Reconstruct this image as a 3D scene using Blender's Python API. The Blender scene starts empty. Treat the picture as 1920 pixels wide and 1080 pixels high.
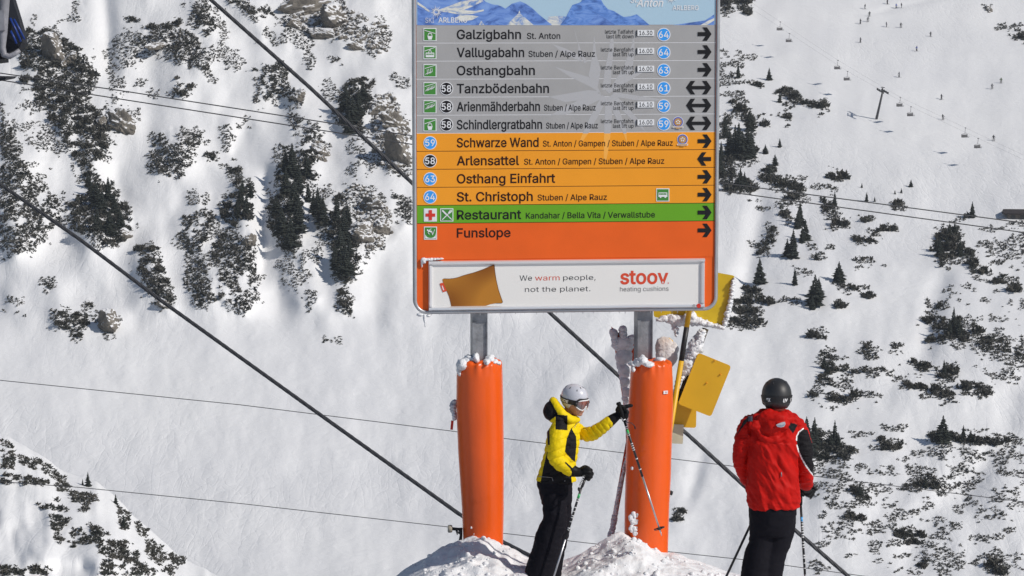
import bpy, bmesh, math, random
import numpy as np
from mathutils import Vector, Matrix, Quaternion
R_ = math.radians
random.seed(7); rng = np.random.default_rng(11)

# ------------------------------------------------------------------ camera, sky, sun, exposure
sc = bpy.context.scene
COL = sc.collection
FOC = 5000.0                     # focal length in pixels of a 1920 wide picture
TH = math.atan(540/FOC)          # camera looks down by this much: eye level meets the top edge
CZ = 4.75                        # eye height above the trodden snow where the skiers stand
cam = bpy.data.cameras.new('camera'); cam.sensor_width = 36; cam.lens = 36*FOC/1920
cam.clip_start = .1; cam.clip_end = 6000
camo = bpy.data.objects.new('camera', cam); COL.objects.link(camo)
camo.location = (0, 0, CZ); camo.rotation_euler = (math.pi/2-TH, 0, 0)
sc.camera = camo

SUN_AZ, SUN_EL = 60, 37          # degrees to the right of straight behind the camera; height
sd = Vector((math.sin(R_(SUN_AZ))*math.cos(R_(SUN_EL)), -math.cos(R_(SUN_AZ))*math.cos(R_(SUN_EL)), math.sin(R_(SUN_EL))))
w = bpy.data.worlds.new('World'); sc.world = w; w.use_nodes = True
nt = w.node_tree; bg = nt.nodes['Background']
sky = nt.nodes.new('ShaderNodeTexSky'); sky.sky_type = 'NISHITA'; sky.sun_disc = False
sky.sun_elevation = R_(SUN_EL); sky.sun_rotation = math.atan2(sd.x, sd.y); sky.altitude = 2000
nt.links.new(sky.outputs[0], bg.inputs[0]); bg.inputs[1].default_value = .075
sl = bpy.data.lights.new('sun', 'SUN'); sl.energy = 4.0; sl.angle = R_(.53); sl.color = (1, .945, .875)
so = bpy.data.objects.new('sun', sl); COL.objects.link(so)
so.rotation_euler = sd.to_track_quat('Z', 'Y').to_euler()
sc.view_settings.view_transform = 'Standard'; sc.view_settings.look = 'None'
sc.view_settings.gamma = 1; sc.view_settings.use_curve_mapping = False
sc.view_settings.exposure = -.12

# ------------------------------------------------------------------ geometry of the view
cT, sT = math.cos(TH), math.sin(TH)
def ray(px, py):
    x, u = (px-960)/FOC, (540-py)/FOC
    return Vector((x, cT+u*sT, -sT+u*cT))
def W(px, py, D):
    """the place at distance D (metres straight ahead) seen at this pixel of the photograph"""
    r = ray(px, py); return Vector((0, 0, CZ)) + r*(D/r.y)
def p2uv(px, py):
    u = (540-py)/FOC; dy = cT+u*sT; dz = -sT+u*cT
    return 960+FOC*((px-960)/FOC)/dy, -FOC*dz/dy
def uv2p(u, v):
    a = (u-960)/FOC; e = -v/FOC; f = cT-sT*e
    return 960+FOC*a/f, 540-FOC*(sT+cT*e)/f

# ------------------------------------------------------------------ bookkeeping
def tag(o, label=None, cat=None, group=None, kind=None):
    if label: o['label'] = label
    if cat: o['category'] = cat
    if group: o['group'] = group
    if kind: o['kind'] = kind
    return o
def empty(name, loc=(0, 0, 0), label=None, cat=None, group=None, rz=0):
    o = bpy.data.objects.new(name, None); COL.objects.link(o); o.location = loc; o.rotation_euler = (0, 0, rz)
    o.empty_display_size = .1
    return tag(o, label, cat, group)
def link(name, me, parent=None, loc=None):
    o = bpy.data.objects.new(name, me); COL.objects.link(o)
    if parent: o.parent = parent
    if loc is not None: o.location = loc
    return o
def copy_tree(o, parent=None):
    c = o.copy(); COL.objects.link(c); c.parent = parent
    for ch in list(o.children): copy_tree(ch, c)
    return c

# ------------------------------------------------------------------ materials
def mat(name, col, rough=.6, metal=0, var=0, vscale=5, bump=0, bscale=30, col2=None, coat=0, spec=.5, trans=0, emis=None, detail=4, stretch=None):
    m = bpy.data.materials.new(name); m.use_nodes = True; n = m.node_tree; b = n.nodes['Principled BSDF']
    b.inputs['Base Color'].default_value = (*col, 1); b.inputs['Roughness'].default_value = rough
    b.inputs['Metallic'].default_value = metal; b.inputs['Specular IOR Level'].default_value = spec
    b.inputs['Coat Weight'].default_value = coat
    tc = n.nodes.new('ShaderNodeTexCoord'); src = tc.outputs['Object']
    if stretch:
        mp = n.nodes.new('ShaderNodeMapping'); mp.inputs['Scale'].default_value = stretch
        n.links.new(src, mp.inputs[0]); src = mp.outputs[0]
    if var or col2:
        t = n.nodes.new('ShaderNodeTexNoise'); t.inputs['Scale'].default_value = vscale; t.inputs['Detail'].default_value = detail
        n.links.new(src, t.inputs[0])
        r = n.nodes.new('ShaderNodeValToRGB'); r.color_ramp.elements[0].position = .35; r.color_ramp.elements[1].position = .65
        c2 = col2 if col2 else tuple(c*(1-var) for c in col)
        r.color_ramp.elements[0].color = (*c2, 1); r.color_ramp.elements[1].color = (*col, 1)
        n.links.new(t.outputs[0], r.inputs[0]); n.links.new(r.outputs[0], b.inputs['Base Color'])
    if bump:
        t = n.nodes.new('ShaderNodeTexNoise'); t.inputs['Scale'].default_value = bscale; t.inputs['Detail'].default_value = 5
        n.links.new(src, t.inputs[0])
        bp = n.nodes.new('ShaderNodeBump'); bp.inputs['Strength'].default_value = 1; bp.inputs['Distance'].default_value = bump
        n.links.new(t.outputs[0], bp.inputs['Height']); n.links.new(bp.outputs[0], b.inputs['Normal'])
    return m

def snow_mat(name, far):
    m = bpy.data.materials.new(name); m.use_nodes = True; n = m.node_tree; L = n.links.new
    b = n.nodes['Principled BSDF']; b.inputs['Roughness'].default_value = .65; b.inputs['Specular IOR Level'].default_value = .25
    tc = n.nodes.new('ShaderNodeTexCoord')
    def noise(s, d=5, dist=0, src=None, sc_=None):
        t = n.nodes.new('ShaderNodeTexNoise'); t.inputs['Scale'].default_value = s; t.inputs['Detail'].default_value = d
        t.inputs['Distortion'].default_value = dist
        if sc_:
            mp = n.nodes.new('ShaderNodeMapping'); mp.inputs['Scale'].default_value = sc_; L(tc.outputs['Object'], mp.inputs[0]); L(mp.outputs[0], t.inputs[0])
        else: L(tc.outputs['Object'], t.inputs[0])
        return t.outputs[0]
    r = n.nodes.new('ShaderNodeValToRGB'); r.color_ramp.elements[0].position = .3; r.color_ramp.elements[1].position = .7
    if far:
        r.color_ramp.elements[0].color = (.80, .803, .815, 1); r.color_ramp.elements[1].color = (.87, .87, .87, 1)
        L(noise(.02, 4), r.inputs[0])
    else:
        r.color_ramp.elements[0].color = (.72, .73, .75, 1); r.color_ramp.elements[1].color = (.86, .86, .865, 1)
        L(noise(9, 6), r.inputs[0])
    L(r.outputs[0], b.inputs['Base Color'])
    def mth(op, a, c):
        x = n.nodes.new('ShaderNodeMath'); x.operation = op
        for i, q in enumerate((a, c)):
            if isinstance(q, (int, float)): x.inputs[i].default_value = q
            else: L(q, x.inputs[i])
        return x.outputs[0]
    if far:
        # soft drifts, wind ripples, curving ski tracks
        h = mth('MULTIPLY', noise(.05, 4, .6), .5)
        h = mth('ADD', h, mth('MULTIPLY', noise(.4, 3, 1.0), .14))
        # ski tracks: thin grooves along winding lines running downhill, only where the piste is skied
        msk = n.nodes.new('ShaderNodeMapRange'); msk.inputs[1].default_value = .42; msk.inputs[2].default_value = .56
        L(noise(.015, 2), msk.inputs[0])
        for size, off in (((.22, .05, .05), 0), ((.30, .09, .09), 31), ((.16, .04, .04), 77)):
            mp = n.nodes.new('ShaderNodeMapping'); mp.inputs['Scale'].default_value = size; mp.inputs['Location'].default_value = (off, off, 0); mp.inputs['Rotation'].default_value = (0, 0, .1*off)
            t = n.nodes.new('ShaderNodeTexNoise'); t.inputs['Scale'].default_value = 1; t.inputs['Detail'].default_value = 1.5; t.inputs['Distortion'].default_value = .5
            L(tc.outputs['Object'], mp.inputs[0]); L(mp.outputs[0], t.inputs[0])
            k = mth('ABSOLUTE', mth('SUBTRACT', mth('FRACT', mth('MULTIPLY', t.outputs[0], 5), 0), .5), 0)
            g = n.nodes.new('ShaderNodeMapRange'); g.inputs[1].default_value = 0; g.inputs[2].default_value = .16; g.inputs[3].default_value = -.03; g.inputs[4].default_value = 0
            L(k, g.inputs[0]); h = mth('ADD', h, mth('MULTIPLY', g.outputs[0], msk.outputs[0]))
        dist = 1.0
    else:
        h = mth('ADD', mth('MULTIPLY', noise(16, 6), .016), mth('MULTIPLY', noise(60, 3), .004)); dist = 1.0
    bp = n.nodes.new('ShaderNodeBump'); bp.inputs['Strength'].default_value = .8 if far else 1; bp.inputs['Distance'].default_value = dist
    L(h, bp.inputs['Height']); L(bp.outputs[0], b.inputs['Normal'])
    return m

# ------------------------------------------------------------------ mesh builder
class MB:
    def __init__(s): s.v = []; s.f = []; s.m = []; s.sm = []
    def add(s, vs, fs, mi=0, smooth=False):
        o = len(s.v); s.v += [tuple(v) for v in vs]
        for f in fs: s.f.append(tuple(i+o for i in f)); s.m.append(mi); s.sm.append(smooth)
    def box(s, c, size, M=None, mi=0, bev=0):
        x, y, z = (q/2 for q in size); c = Vector(c)
        vs = [Vector((a*x, b*y, d*z)) for a in (-1, 1) for b in (-1, 1) for d in (-1, 1)]
        if M: vs = [M @ q for q in vs]
        s.add([c+q for q in vs], [(0, 1, 3, 2), (4, 6, 7, 5), (0, 4, 5, 1), (2, 3, 7, 6), (0, 2, 6, 4), (1, 5, 7, 3)], mi)
    def prism(s, pts, org, ex, ey, en, t0, t1, mi=0):
        """polygon pts (2D) in the plane org+x*ex+y*ey, from t0 to t1 along en"""
        n = len(pts); A = sum(pts[i][0]*pts[(i+1) % n][1]-pts[(i+1) % n][0]*pts[i][1] for i in range(n))
        if A < 0: pts = pts[::-1]
        a = [org+ex*p[0]+ey*p[1]+en*t0 for p in pts]; b = [org+ex*p[0]+ey*p[1]+en*t1 for p in pts]
        tris = geo_tess(pts)
        o = n
        fs = [(i, (i+1) % n, o+(i+1) % n, o+i) for i in range(n)]
        fs += [(t[0]+o, t[1]+o, t[2]+o) for t in tris] + [(t[2], t[1], t[0]) for t in tris]
        s.add(a+b, fs, mi)
    def tube(s, path, rad, n=8, mi=0, caps=True, smooth=True, squash=None):
        path = [Vector(p) for p in path]; N = len(path)
        if not hasattr(rad, '__len__'): rad = [rad]*N
        up = Vector((0, 0, 1)) if abs((path[-1]-path[0]).normalized().z) < .9 else Vector((0, 1, 0))
        vs = []
        for i, p in enumerate(path):
            t = (path[min(i+1, N-1)]-path[max(i-1, 0)]).normalized()
            a = t.cross(up).normalized(); b = a.cross(t).normalized()
            ra, rb = rad[i] if hasattr(rad[i], '__len__') else (rad[i], rad[i])
            for k in range(n):
                q = 2*math.pi*k/n; vs.append(p+a*math.cos(q)*ra+b*math.sin(q)*rb)
        fs = [(i*n+k, i*n+(k+1) % n, (i+1)*n+(k+1) % n, (i+1)*n+k) for i in range(N-1) for k in range(n)]
        if caps: fs += [tuple(range(n))[::-1], tuple((N-1)*n+k for k in range(n))]
        s.add(vs, fs, mi, smooth)
    def ell(s, c, r, M=None, nu=14, nv=9, mi=0, fn=None):
        vs = []; c = Vector(c)
        for j in range(nv+1):
            ph = math.pi*j/nv
            for i in range(nu):
                th = 2*math.pi*i/nu
                q = Vector((math.sin(ph)*math.cos(th), math.sin(ph)*math.sin(th), math.cos(ph)))
                if fn: q = fn(q)
                q = Vector((q.x*r[0], q.y*r[1], q.z*r[2]))
                vs.append(c+(M @ q if M else q))
        fs = [(j*nu+i, (j+1)*nu+i, (j+1)*nu+(i+1) % nu, j*nu+(i+1) % nu) for j in range(nv) for i in range(nu)]
        s.add(vs, fs, mi, True)
    def mesh(s, name, mats):
        me = bpy.data.meshes.new(name); me.from_pydata(s.v, [], s.f)
        for m in (mats if isinstance(mats, (list, tuple)) else [mats]): me.materials.append(m)
        me.polygons.foreach_set('material_index', s.m); me.polygons.foreach_set('use_smooth', s.sm)
        me.validate(); me.update(); return me
    def build(s, name, mats, parent=None, loc=None):
        return link(name, s.mesh(name, mats), parent, loc)
from mathutils.geometry import tessellate_polygon
def geo_tess(pts):
    out = []
    for t in tessellate_polygon([[Vector((p[0], p[1], 0)) for p in pts]]):
        a, b, c = (pts[i] for i in t)
        if (b[0]-a[0])*(c[1]-a[1])-(c[0]-a[0])*(b[1]-a[1]) < 0: t = (t[0], t[2], t[1])
        out.append(t)
    return out
def np_mesh(name, V, F, mats, smooth=True, mi=None):
    me = bpy.data.meshes.new(name); nf, k = F.shape
    me.vertices.add(len(V)); me.vertices.foreach_set('co', np.asarray(V, np.float32).ravel())
    me.loops.add(nf*k); me.loops.foreach_set('vertex_index', F.astype(np.int32).ravel())
    me.polygons.add(nf); me.polygons.foreach_set('loop_start', np.arange(0, nf*k, k, dtype=np.int32))
    for m in (mats if isinstance(mats, (list, tuple)) else [mats]): me.materials.append(m)
    if mi is not None: me.polygons.foreach_set('material_index', mi.astype(np.int32))
    me.polygons.foreach_set('use_smooth', np.full(nf, smooth)); me.update(calc_edges=True); me.validate(); return me
def grid_faces(nr, nc):
    i = np.arange(nr-1)[:, None]*nc+np.arange(nc-1)[None]; i = i.ravel()
    return np.stack([i, i+1, i+nc+1, i+nc], 1)

# value noise
_H = rng.random((256, 256)); _H3 = rng.random((64, 64, 64))
def vn(x, y):
    x = np.asarray(x, float); y = np.asarray(y, float); xi = np.floor(x).astype(int); yi = np.floor(y).astype(int); fx = x-xi; fy = y-yi
    fx = fx*fx*(3-2*fx); fy = fy*fy*(3-2*fy); g = lambda a, b: _H[a % 256, b % 256]
    return (g(xi, yi)*(1-fx)+g(xi+1, yi)*fx)*(1-fy)+(g(xi, yi+1)*(1-fx)+g(xi+1, yi+1)*fx)*fy
def fbm(x, y, o=4):
    s = 0; a = .5; t = 0
    for k in range(o): s = s+a*vn(x*2**k+17.3*k, y*2**k+5.1*k); t += a; a *= .5
    return s/t
def vn3(p):
    p = np.asarray(p, float); i = np.floor(p).astype(int); f = p-i; f = f*f*(3-2*f); s = 0
    for a in (0, 1):
        for b in (0, 1):
            for c in (0, 1):
                wgt = (f[..., 0] if a else 1-f[..., 0])*(f[..., 1] if b else 1-f[..., 1])*(f[..., 2] if c else 1-f[..., 2])
                s = s+wgt*_H3[(i[..., 0]+a) % 64, (i[..., 1]+b) % 64, (i[..., 2]+c) % 64]
    return s
def fbm3(p, o=3):
    s = 0; a = .5; t = 0
    for k in range(o): s = s+a*vn3(p*2**k+9.7*k); t += a; a *= .5
    return s/t
def sstep(a, b, x):
    t = np.clip((np.asarray(x, float)-a)/(b-a), 0, 1); return t*t*(3-2*t)

# ================================================================== MOUNTAINSIDE
SNOW_FAR = snow_mat('far_snow', True); SNOW = snow_mat('near_snow', False)
# where dwarf pine grows on the slope: outlines (photo pixels), density, region
VEG = [
 ([(55,55),(105,65),(130,75),(165,110),(175,150),(170,190),(185,215),(200,245),(203,265),(190,310),(160,325),(140,300),(120,265),(105,240),(80,200),(55,160),(35,110)],.72,'a'),
 ([(20,160),(60,165),(75,230),(115,285),(110,300),(75,320),(40,290),(20,230)],.4,'a'),
 ([(0,190),(20,240),(45,300),(70,330),(105,370),(115,400),(100,430),(60,470),(20,475),(0,470)],.62,'a'),
 ([(155,330),(175,335),(205,345),(230,370),(250,420),(245,440),(215,465),(190,465),(160,440),(125,420),(125,385),(165,370)],.75,'a'),
 ([(200,90),(230,65),(262,60),(275,75),(260,100),(235,140),(240,170),(215,200),(250,215),(255,235),(235,248),(215,240),(200,220),(203,180),(198,130)],.52,'b'),
 ([(225,28),(255,35),(262,45),(240,42)],.85,'b'), ([(265,52),(300,50),(335,37),(340,50),(300,65),(270,62)],.85,'b'),
 ([(262,70),(300,65),(345,60),(375,75),(385,100),(370,115),(335,110),(310,95),(285,95),(262,90)],.68,'b'),
 ([(345,95),(385,95),(390,120),(408,145),(400,155),(375,135),(345,120)],.62,'b'),
 ([(330,135),(345,150),(365,165),(368,180),(345,190),(335,175),(318,165)],.75,'b'),
 ([(255,150),(300,155),(300,180),(255,178)],.25,'b'),
 ([(350,0),(395,0),(400,20),(408,60),(412,85),(395,95),(375,70),(360,35)],.65,'b'),
 ([(410,60),(430,55),(440,95),(448,125),(425,118),(405,95)],.42,'b'),
 ([(425,0),(470,0),(510,20),(500,45),(465,40),(445,20)],.6,'c'),
 ([(500,45),(520,60),(560,60),(575,80),(555,90),(520,80),(500,80)],.55,'c'),
 ([(535,0),(620,0),(700,30),(720,60),(725,105),(700,105),(670,90),(640,70),(600,80),(570,75),(540,45)],.42,'c'),
 ([(560,85),(580,95),(595,120),(585,125),(565,110)],.5,'c'),
 ([(465,125),(500,120),(535,130),(545,155),(567,170),(565,190),(545,190),(520,175),(500,195),(478,190),(480,160)],.65,'c'),
 ([(600,160),(640,150),(650,215),(610,215)],.3,'c'), ([(625,108),(642,112),(640,124),(625,120)],.6,'c'),
 ([(635,165),(665,145),(705,150),(705,175),(690,195),(680,225),(680,250),(655,250),(635,225),(630,190)],.8,'c'),
 ([(700,180),(730,175),(745,205),(765,240),(772,330),(740,330),(710,305),(700,290),(690,240)],.5,'c'),
 ([(730,140),(772,140),(772,170),(735,165)],.5,'c'),
 ([(545,215),(560,220),(590,235),(612,255),(610,290),(590,298),(565,280),(550,245)],.6,'c'),
 ([(440,222),(475,225),(478,242),(445,240)],.3,'b'),
 ([(290,255),(320,235),(345,250),(370,255),(375,270),(365,290),(360,315),(330,340),(300,335),(280,325),(278,300)],.62,'b'),
 ([(380,283),(408,285),(408,300),(382,300)],.7,'b'), ([(415,240),(440,240),(438,292),(418,288)],.4,'b'),
 ([(525,290),(545,270),(575,275),(590,300),(590,335),(570,350),(565,400),(560,470),(530,465),(510,430),(505,390),(530,350),(520,320)],.72,'c'),
 ([(585,350),(620,350),(625,420),(590,425)],.55,'c'),
 ([(610,380),(640,360),(655,400),(665,450),(670,490),(650,525),(625,515),(615,470),(608,430)],.75,'c'),
 ([(650,330),(690,345),(720,370),(735,400),(735,430),(720,465),(690,480),(670,450),(655,410)],.45,'c'),
 ([(650,270),(690,275),(690,340),(655,335)],.4,'c'), ([(735,365),(772,370),(772,420),(740,420)],.6,'c'),
 ([(425,310),(445,318),(470,345),(475,385),(478,410),(455,430),(420,410),(412,385),(440,360)],.75,'b'),
 ([(350,355),(395,358),(395,385),(355,385)],.55,'b'),
 ([(340,405),(375,400),(400,410),(400,430),(385,455),(370,485),(350,480),(335,450)],.68,'b'),
 ([(408,440),(470,425),(478,460),(475,490),(482,520),(480,560),(468,590),(445,580),(415,565),(405,530),(402,480)],.62,'b'),
 ([(350,480),(390,485),(398,520),(400,565),(370,570),(350,545),(345,510)],.58,'b'),
 ([(260,465),(285,465),(300,490),(310,530),(328,560),(325,580),(300,575),(280,545),(262,510)],.72,'b'),
 ([(540,470),(590,450),(600,480),(575,530),(600,550),(595,570),(575,575),(555,555),(525,520)],.5,'c'),
 ([(638,535),(655,535),(660,570),(665,588),(648,592),(630,565)],.8,'c'),
 ([(85,520),(105,520),(110,535),(90,550)],.6,'d'), ([(90,575),(130,590),(170,595),(165,620),(145,640),(120,625),(95,600)],.7,'d'),
 ([(150,560),(170,562),(182,578),(165,580)],.6,'d'), ([(185,590),(215,585),(228,600),(215,625),(190,630)],.55,'d'),
 ([(3,555),(45,560),(45,595),(5,590)],.18,'d'), ([(605,630),(640,630),(640,642),(605,642)],.3,'d'),
 ([(60,18),(115,25),(115,48),(65,45)],.25,'a'), ([(130,0),(160,0),(160,40),(135,40)],.45,'a'), ([(140,75),(160,85),(172,150),(150,150)],.5,'a'),
 ([(205,340),(215,345),(212,352)],.8,'a'), ([(0,480),(20,478),(15,490),(0,488)],.4,'a'),
 # right of the sign
 ([(1350,0),(1400,0),(1412,28),(1400,30),(1385,22),(1350,22)],.7,'e'), ([(1350,88),(1365,90),(1365,115),(1350,115)],.4,'e'),
 ([(1385,95),(1420,108),(1420,118),(1390,110)],.35,'e'), ([(1348,125),(1375,115),(1415,128),(1410,145),(1380,150),(1350,160)],.5,'e'),
 ([(1347,160),(1400,170),(1400,185),(1347,185)],.5,'e'), ([(1410,155),(1420,158),(1436,168),(1425,168)],.85,'e'),
 ([(1450,165),(1480,168),(1480,182),(1455,178)],.75,'e'), ([(1480,170),(1492,168),(1505,185),(1482,184)],.85,'e'),
 ([(1485,188),(1520,192),(1550,200),(1548,207),(1510,200),(1488,195)],.95,'e'), ([(1368,188),(1385,188),(1400,212),(1385,215)],.85,'e'),
 ([(1395,210),(1410,208),(1420,245),(1400,245)],.8,'e'), ([(1468,212),(1480,212),(1481,225),(1470,225)],.9,'e'),
 ([(1425,230),(1448,232),(1448,240),(1425,238)],.8,'e'), ([(1347,215),(1370,215),(1372,262),(1347,262)],.7,'e'),
 ([(1365,270),(1415,270),(1415,300),(1370,300)],.7,'e'), ([(1347,300),(1370,300),(1375,330),(1347,330)],.8,'e'),
 ([(1345,320),(1375,322),(1412,345),(1408,360),(1365,362),(1345,340)],.75,'e'), ([(1425,320),(1450,318),(1465,345),(1428,345)],.75,'e'),
 ([(1452,342),(1495,342),(1510,370),(1480,372)],.8,'e'), ([(1552,328),(1583,332),(1582,342),(1556,340)],.9,'e'),
 ([(1505,340),(1580,350),(1580,362),(1510,355)],.4,'e'), ([(1540,385),(1565,385),(1570,410),(1545,408)],.7,'e'),
 ([(1672,380),(1700,385),(1698,393),(1672,390)],.85,'e'), ([(1805,402),(1830,402),(1830,412),(1806,411)],.7,'f'),
 ([(1418,388),(1445,390),(1445,398),(1420,397)],.6,'e'), ([(1460,380),(1480,382),(1482,412),(1465,410)],.7,'e'),
 ([(1435,430),(1455,425),(1455,460),(1435,460)],.65,'e'), ([(1417,458),(1440,458),(1442,480),(1420,482)],.85,'e'),
 ([(1555,415),(1590,420),(1590,430),(1560,428)],.85,'e'), ([(1610,403),(1640,405),(1640,420),(1612,418)],.6,'e'),
 ([(1655,427),(1688,432),(1688,437),(1656,434)],.95,'e'), ([(1595,445),(1645,450),(1645,456),(1600,455)],.9,'e'),
 ([(1625,428),(1645,430),(1645,445),(1628,445)],.7,'e'), ([(1515,452),(1555,460),(1555,470),(1520,468)],.55,'e'),
 ([(1520,478),(1555,485),(1553,493),(1525,490)],.6,'e'), ([(1600,485),(1650,480),(1648,495),(1602,494)],.6,'e'),
 ([(1488,500),(1520,505),(1515,520),(1490,520)],.5,'e'), ([(1390,538),(1420,542),(1452,565),(1445,572),(1400,568)],.85,'e'),
 ([(1366,570),(1400,568),(1430,600),(1425,612),(1385,612),(1368,600)],.85,'e'), ([(1465,552),(1500,560),(1498,572),(1468,566)],.35,'e'),
 ([(1565,532),(1612,537),(1612,545),(1570,545)],.65,'e'), ([(1612,550),(1640,552),(1638,560),(1615,558)],.7,'e'),
 ([(1565,570),(1585,572),(1583,580),(1567,579)],.8,'e'), ([(1520,628),(1550,630),(1550,638),(1522,638)],.7,'e'),
 ([(1615,642),(1632,645),(1644,672),(1625,675),(1618,660)],.6,'f'), ([(1670,643),(1692,648),(1690,655),(1672,652)],.6,'f'),
 ([(1540,660),(1560,665),(1572,700),(1545,702)],.8,'f'), ([(1572,685),(1630,685),(1680,692),(1678,705),(1620,702),(1575,700)],.6,'f'),
 ([(1752,440),(1795,428),(1800,455),(1825,475),(1820,495),(1790,490),(1760,500),(1755,470)],.75,'g'),
 ([(1815,495),(1848,500),(1848,513),(1820,512)],.85,'g'), ([(1840,425),(1920,425),(1920,530),(1870,525),(1850,480)],.33,'g'),
 ([(1858,508),(1880,512),(1885,536),(1862,535)],.7,'g'), ([(1893,528),(1915,532),(1915,552),(1898,550)],.7,'g'),
 ([(1735,560),(1778,560),(1778,582),(1738,580)],.6,'g'), ([(1735,600),(1800,598),(1818,625),(1815,642),(1750,640)],.72,'g'),
 ([(1775,530),(1920,530),(1920,712),(1850,700),(1800,650),(1780,600)],.27,'g'), ([(1820,612),(1840,615),(1840,632),(1822,630)],.75,'g'),
 ([(1830,633),(1890,638),(1895,668),(1850,662),(1832,650)],.6,'g'), ([(1900,650),(1920,650),(1920,682),(1902,680)],.6,'g'),
 ([(1710,680),(1738,682),(1740,696),(1714,694)],.75,'g'), ([(1750,692),(1790,692),(1800,712),(1760,712)],.7,'g'),
 ([(1530,705),(1560,708),(1560,726),(1532,724)],.6,'f'), ([(1560,713),(1598,715),(1600,730),(1562,728)],.5,'f'),
 ([(1516,738),(1540,740),(1540,748),(1518,748)],.8,'f'), ([(1550,740),(1605,742),(1602,756),(1555,754)],.75,'f'),
 ([(1608,726),(1648,732),(1650,740),(1612,738)],.6,'f'), ([(1693,714),(1735,722),(1738,735),(1700,728)],.85,'f'),
 ([(1738,730),(1790,736),(1792,748),(1742,744)],.8,'f'), ([(1800,718),(1850,722),(1864,740),(1806,742)],.9,'g'),
 ([(1845,698),(1920,700),(1920,714),(1850,712)],.5,'g'),
 ([(1500,812),(1525,810),(1560,822),(1580,840),(1600,852),(1560,860),(1505,858)],.8,'h'), ([(1590,800),(1645,808),(1640,822),(1595,820)],.42,'h'),
 ([(1650,795),(1700,800),(1700,813),(1652,812)],.55,'h'), ([(1648,822),(1688,828),(1686,846),(1652,845)],.82,'h'),
 ([(1742,812),(1790,815),(1792,832),(1748,830)],.85,'h'), ([(1798,818),(1870,825),(1872,836),(1800,834)],.9,'h'),
 ([(1868,820),(1905,820),(1914,830),(1872,832)],.8,'h'),
 ([(1510,855),(1610,850),(1700,845),(1900,840),(1920,850),(1920,1080),(1700,1080),(1640,1040),(1560,1030),(1535,960),(1512,900)],.28,'h'),
 ([(1720,895),(1750,895),(1762,915),(1740,922),(1720,915)],.8,'h'), ([(1688,905),(1740,912),(1738,926),(1692,924)],.65,'h'),
 ([(1598,918),(1625,920),(1628,942),(1602,940)],.75,'h'), ([(1588,958),(1620,960),(1620,980),(1592,978)],.8,'h'),
 ([(1680,998),(1738,1000),(1735,1022),(1690,1020)],.8,'h'), ([(1640,978),(1688,980),(1690,1028),(1650,1020)],.5,'h'),
 ([(1714,1048),(1740,1050),(1740,1066),(1718,1064)],.85,'h'), ([(1848,1040),(1880,1045),(1882,1078),(1852,1078)],.75,'h'),
 ([(1740,1015),(1800,1020),(1800,1050),(1745,1048)],.52,'h'), ([(1800,880),(1850,885),(1845,905),(1805,900)],.5,'h'),
 ([(1530,880),(1580,878),(1580,900),(1535,905)],.55,'h'), ([(1525,1010),(1560,1015),(1560,1070),(1530,1070)],.3,'h'),
 ([(1257,955),(1280,957),(1283,978),(1260,980)],.75,'h'), ([(1256,922),(1263,924),(1262,935),(1256,934)],.9,'h'),
 ([(1840,5),(1850,15),(1860,25),(1855,27),(1836,12)],.5,'e'), ([(1866,40),(1895,55),(1890,62),(1865,50)],.25,'e'), ([(1905,58),(1920,58),(1920,78),(1908,74)],.9,'e'),
]
def inpoly(X, Y, P):
    r = np.zeros(X.shape, bool); n = len(P)
    for i in range(n):
        x1, y1 = P[i]; x2, y2 = P[(i+1) % n]
        if y1 == y2: continue
        c = ((Y < y1) != (Y < y2)) & (X < (x2-x1)*(Y-y1)/(y2-y1)+x1); r ^= c
    return r
GS = 4
gx = np.arange(-40, 1964, GS); gy = np.arange(-40, 1124, GS); GX, GY = np.meshgrid(gx, gy)
wob = (fbm(GX/22, GY/22, 3)-.5)*26; wob2 = (fbm(GX/22+50, GY/22+9, 3)-.5)*26
DENS = np.zeros(GX.shape); REG = np.zeros(GX.shape, int)
for P, d, r in VEG:
    x0 = min(p[0] for p in P)-30; x1 = max(p[0] for p in P)+30; y0 = min(p[1] for p in P)-30; y1 = max(p[1] for p in P)+30
    big = (x1-x0-60)*(y1-y0-60) > 2500
    k = 1.0 if big else .3
    m = inpoly(GX+wob*k, GY+wob2*k, P)
    upd = m & (d > DENS); DENS[upd] = d; REG[upd] = ord(r)
def blur(A, k):
    for ax in (0, 1):
        c = np.cumsum(np.concatenate([np.repeat(np.take(A, [0], ax), k+1, ax), A, np.repeat(np.take(A, [-1], ax), k, ax)], ax), ax)
        n = A.shape[ax]
        A = (np.take(c, np.arange(n)+2*k+1, ax)-np.take(c, np.arange(n), ax))/(2*k+1)
    return A
HALO = blur(blur(DENS, 3), 2); REGR = REG
DENS = np.maximum(DENS, np.minimum(HALO*.95, .42)*(HALO > .06))
RELIEF = blur(blur(blur(DENS, 4), 4), 3)
def samp(A, px, py):
    x = np.clip((np.asarray(px, float)-gx[0])/GS, 0, A.shape[1]-1.001); y = np.clip((np.asarray(py, float)-gy[0])/GS, 0, A.shape[0]-1.001)
    xi = x.astype(int); yi = y.astype(int); fx = x-xi; fy = y-yi
    return (A[yi, xi]*(1-fx)+A[yi, xi+1]*fx)*(1-fy)+(A[yi+1, xi]*(1-fx)+A[yi+1, xi+1]*fx)*fy

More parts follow.
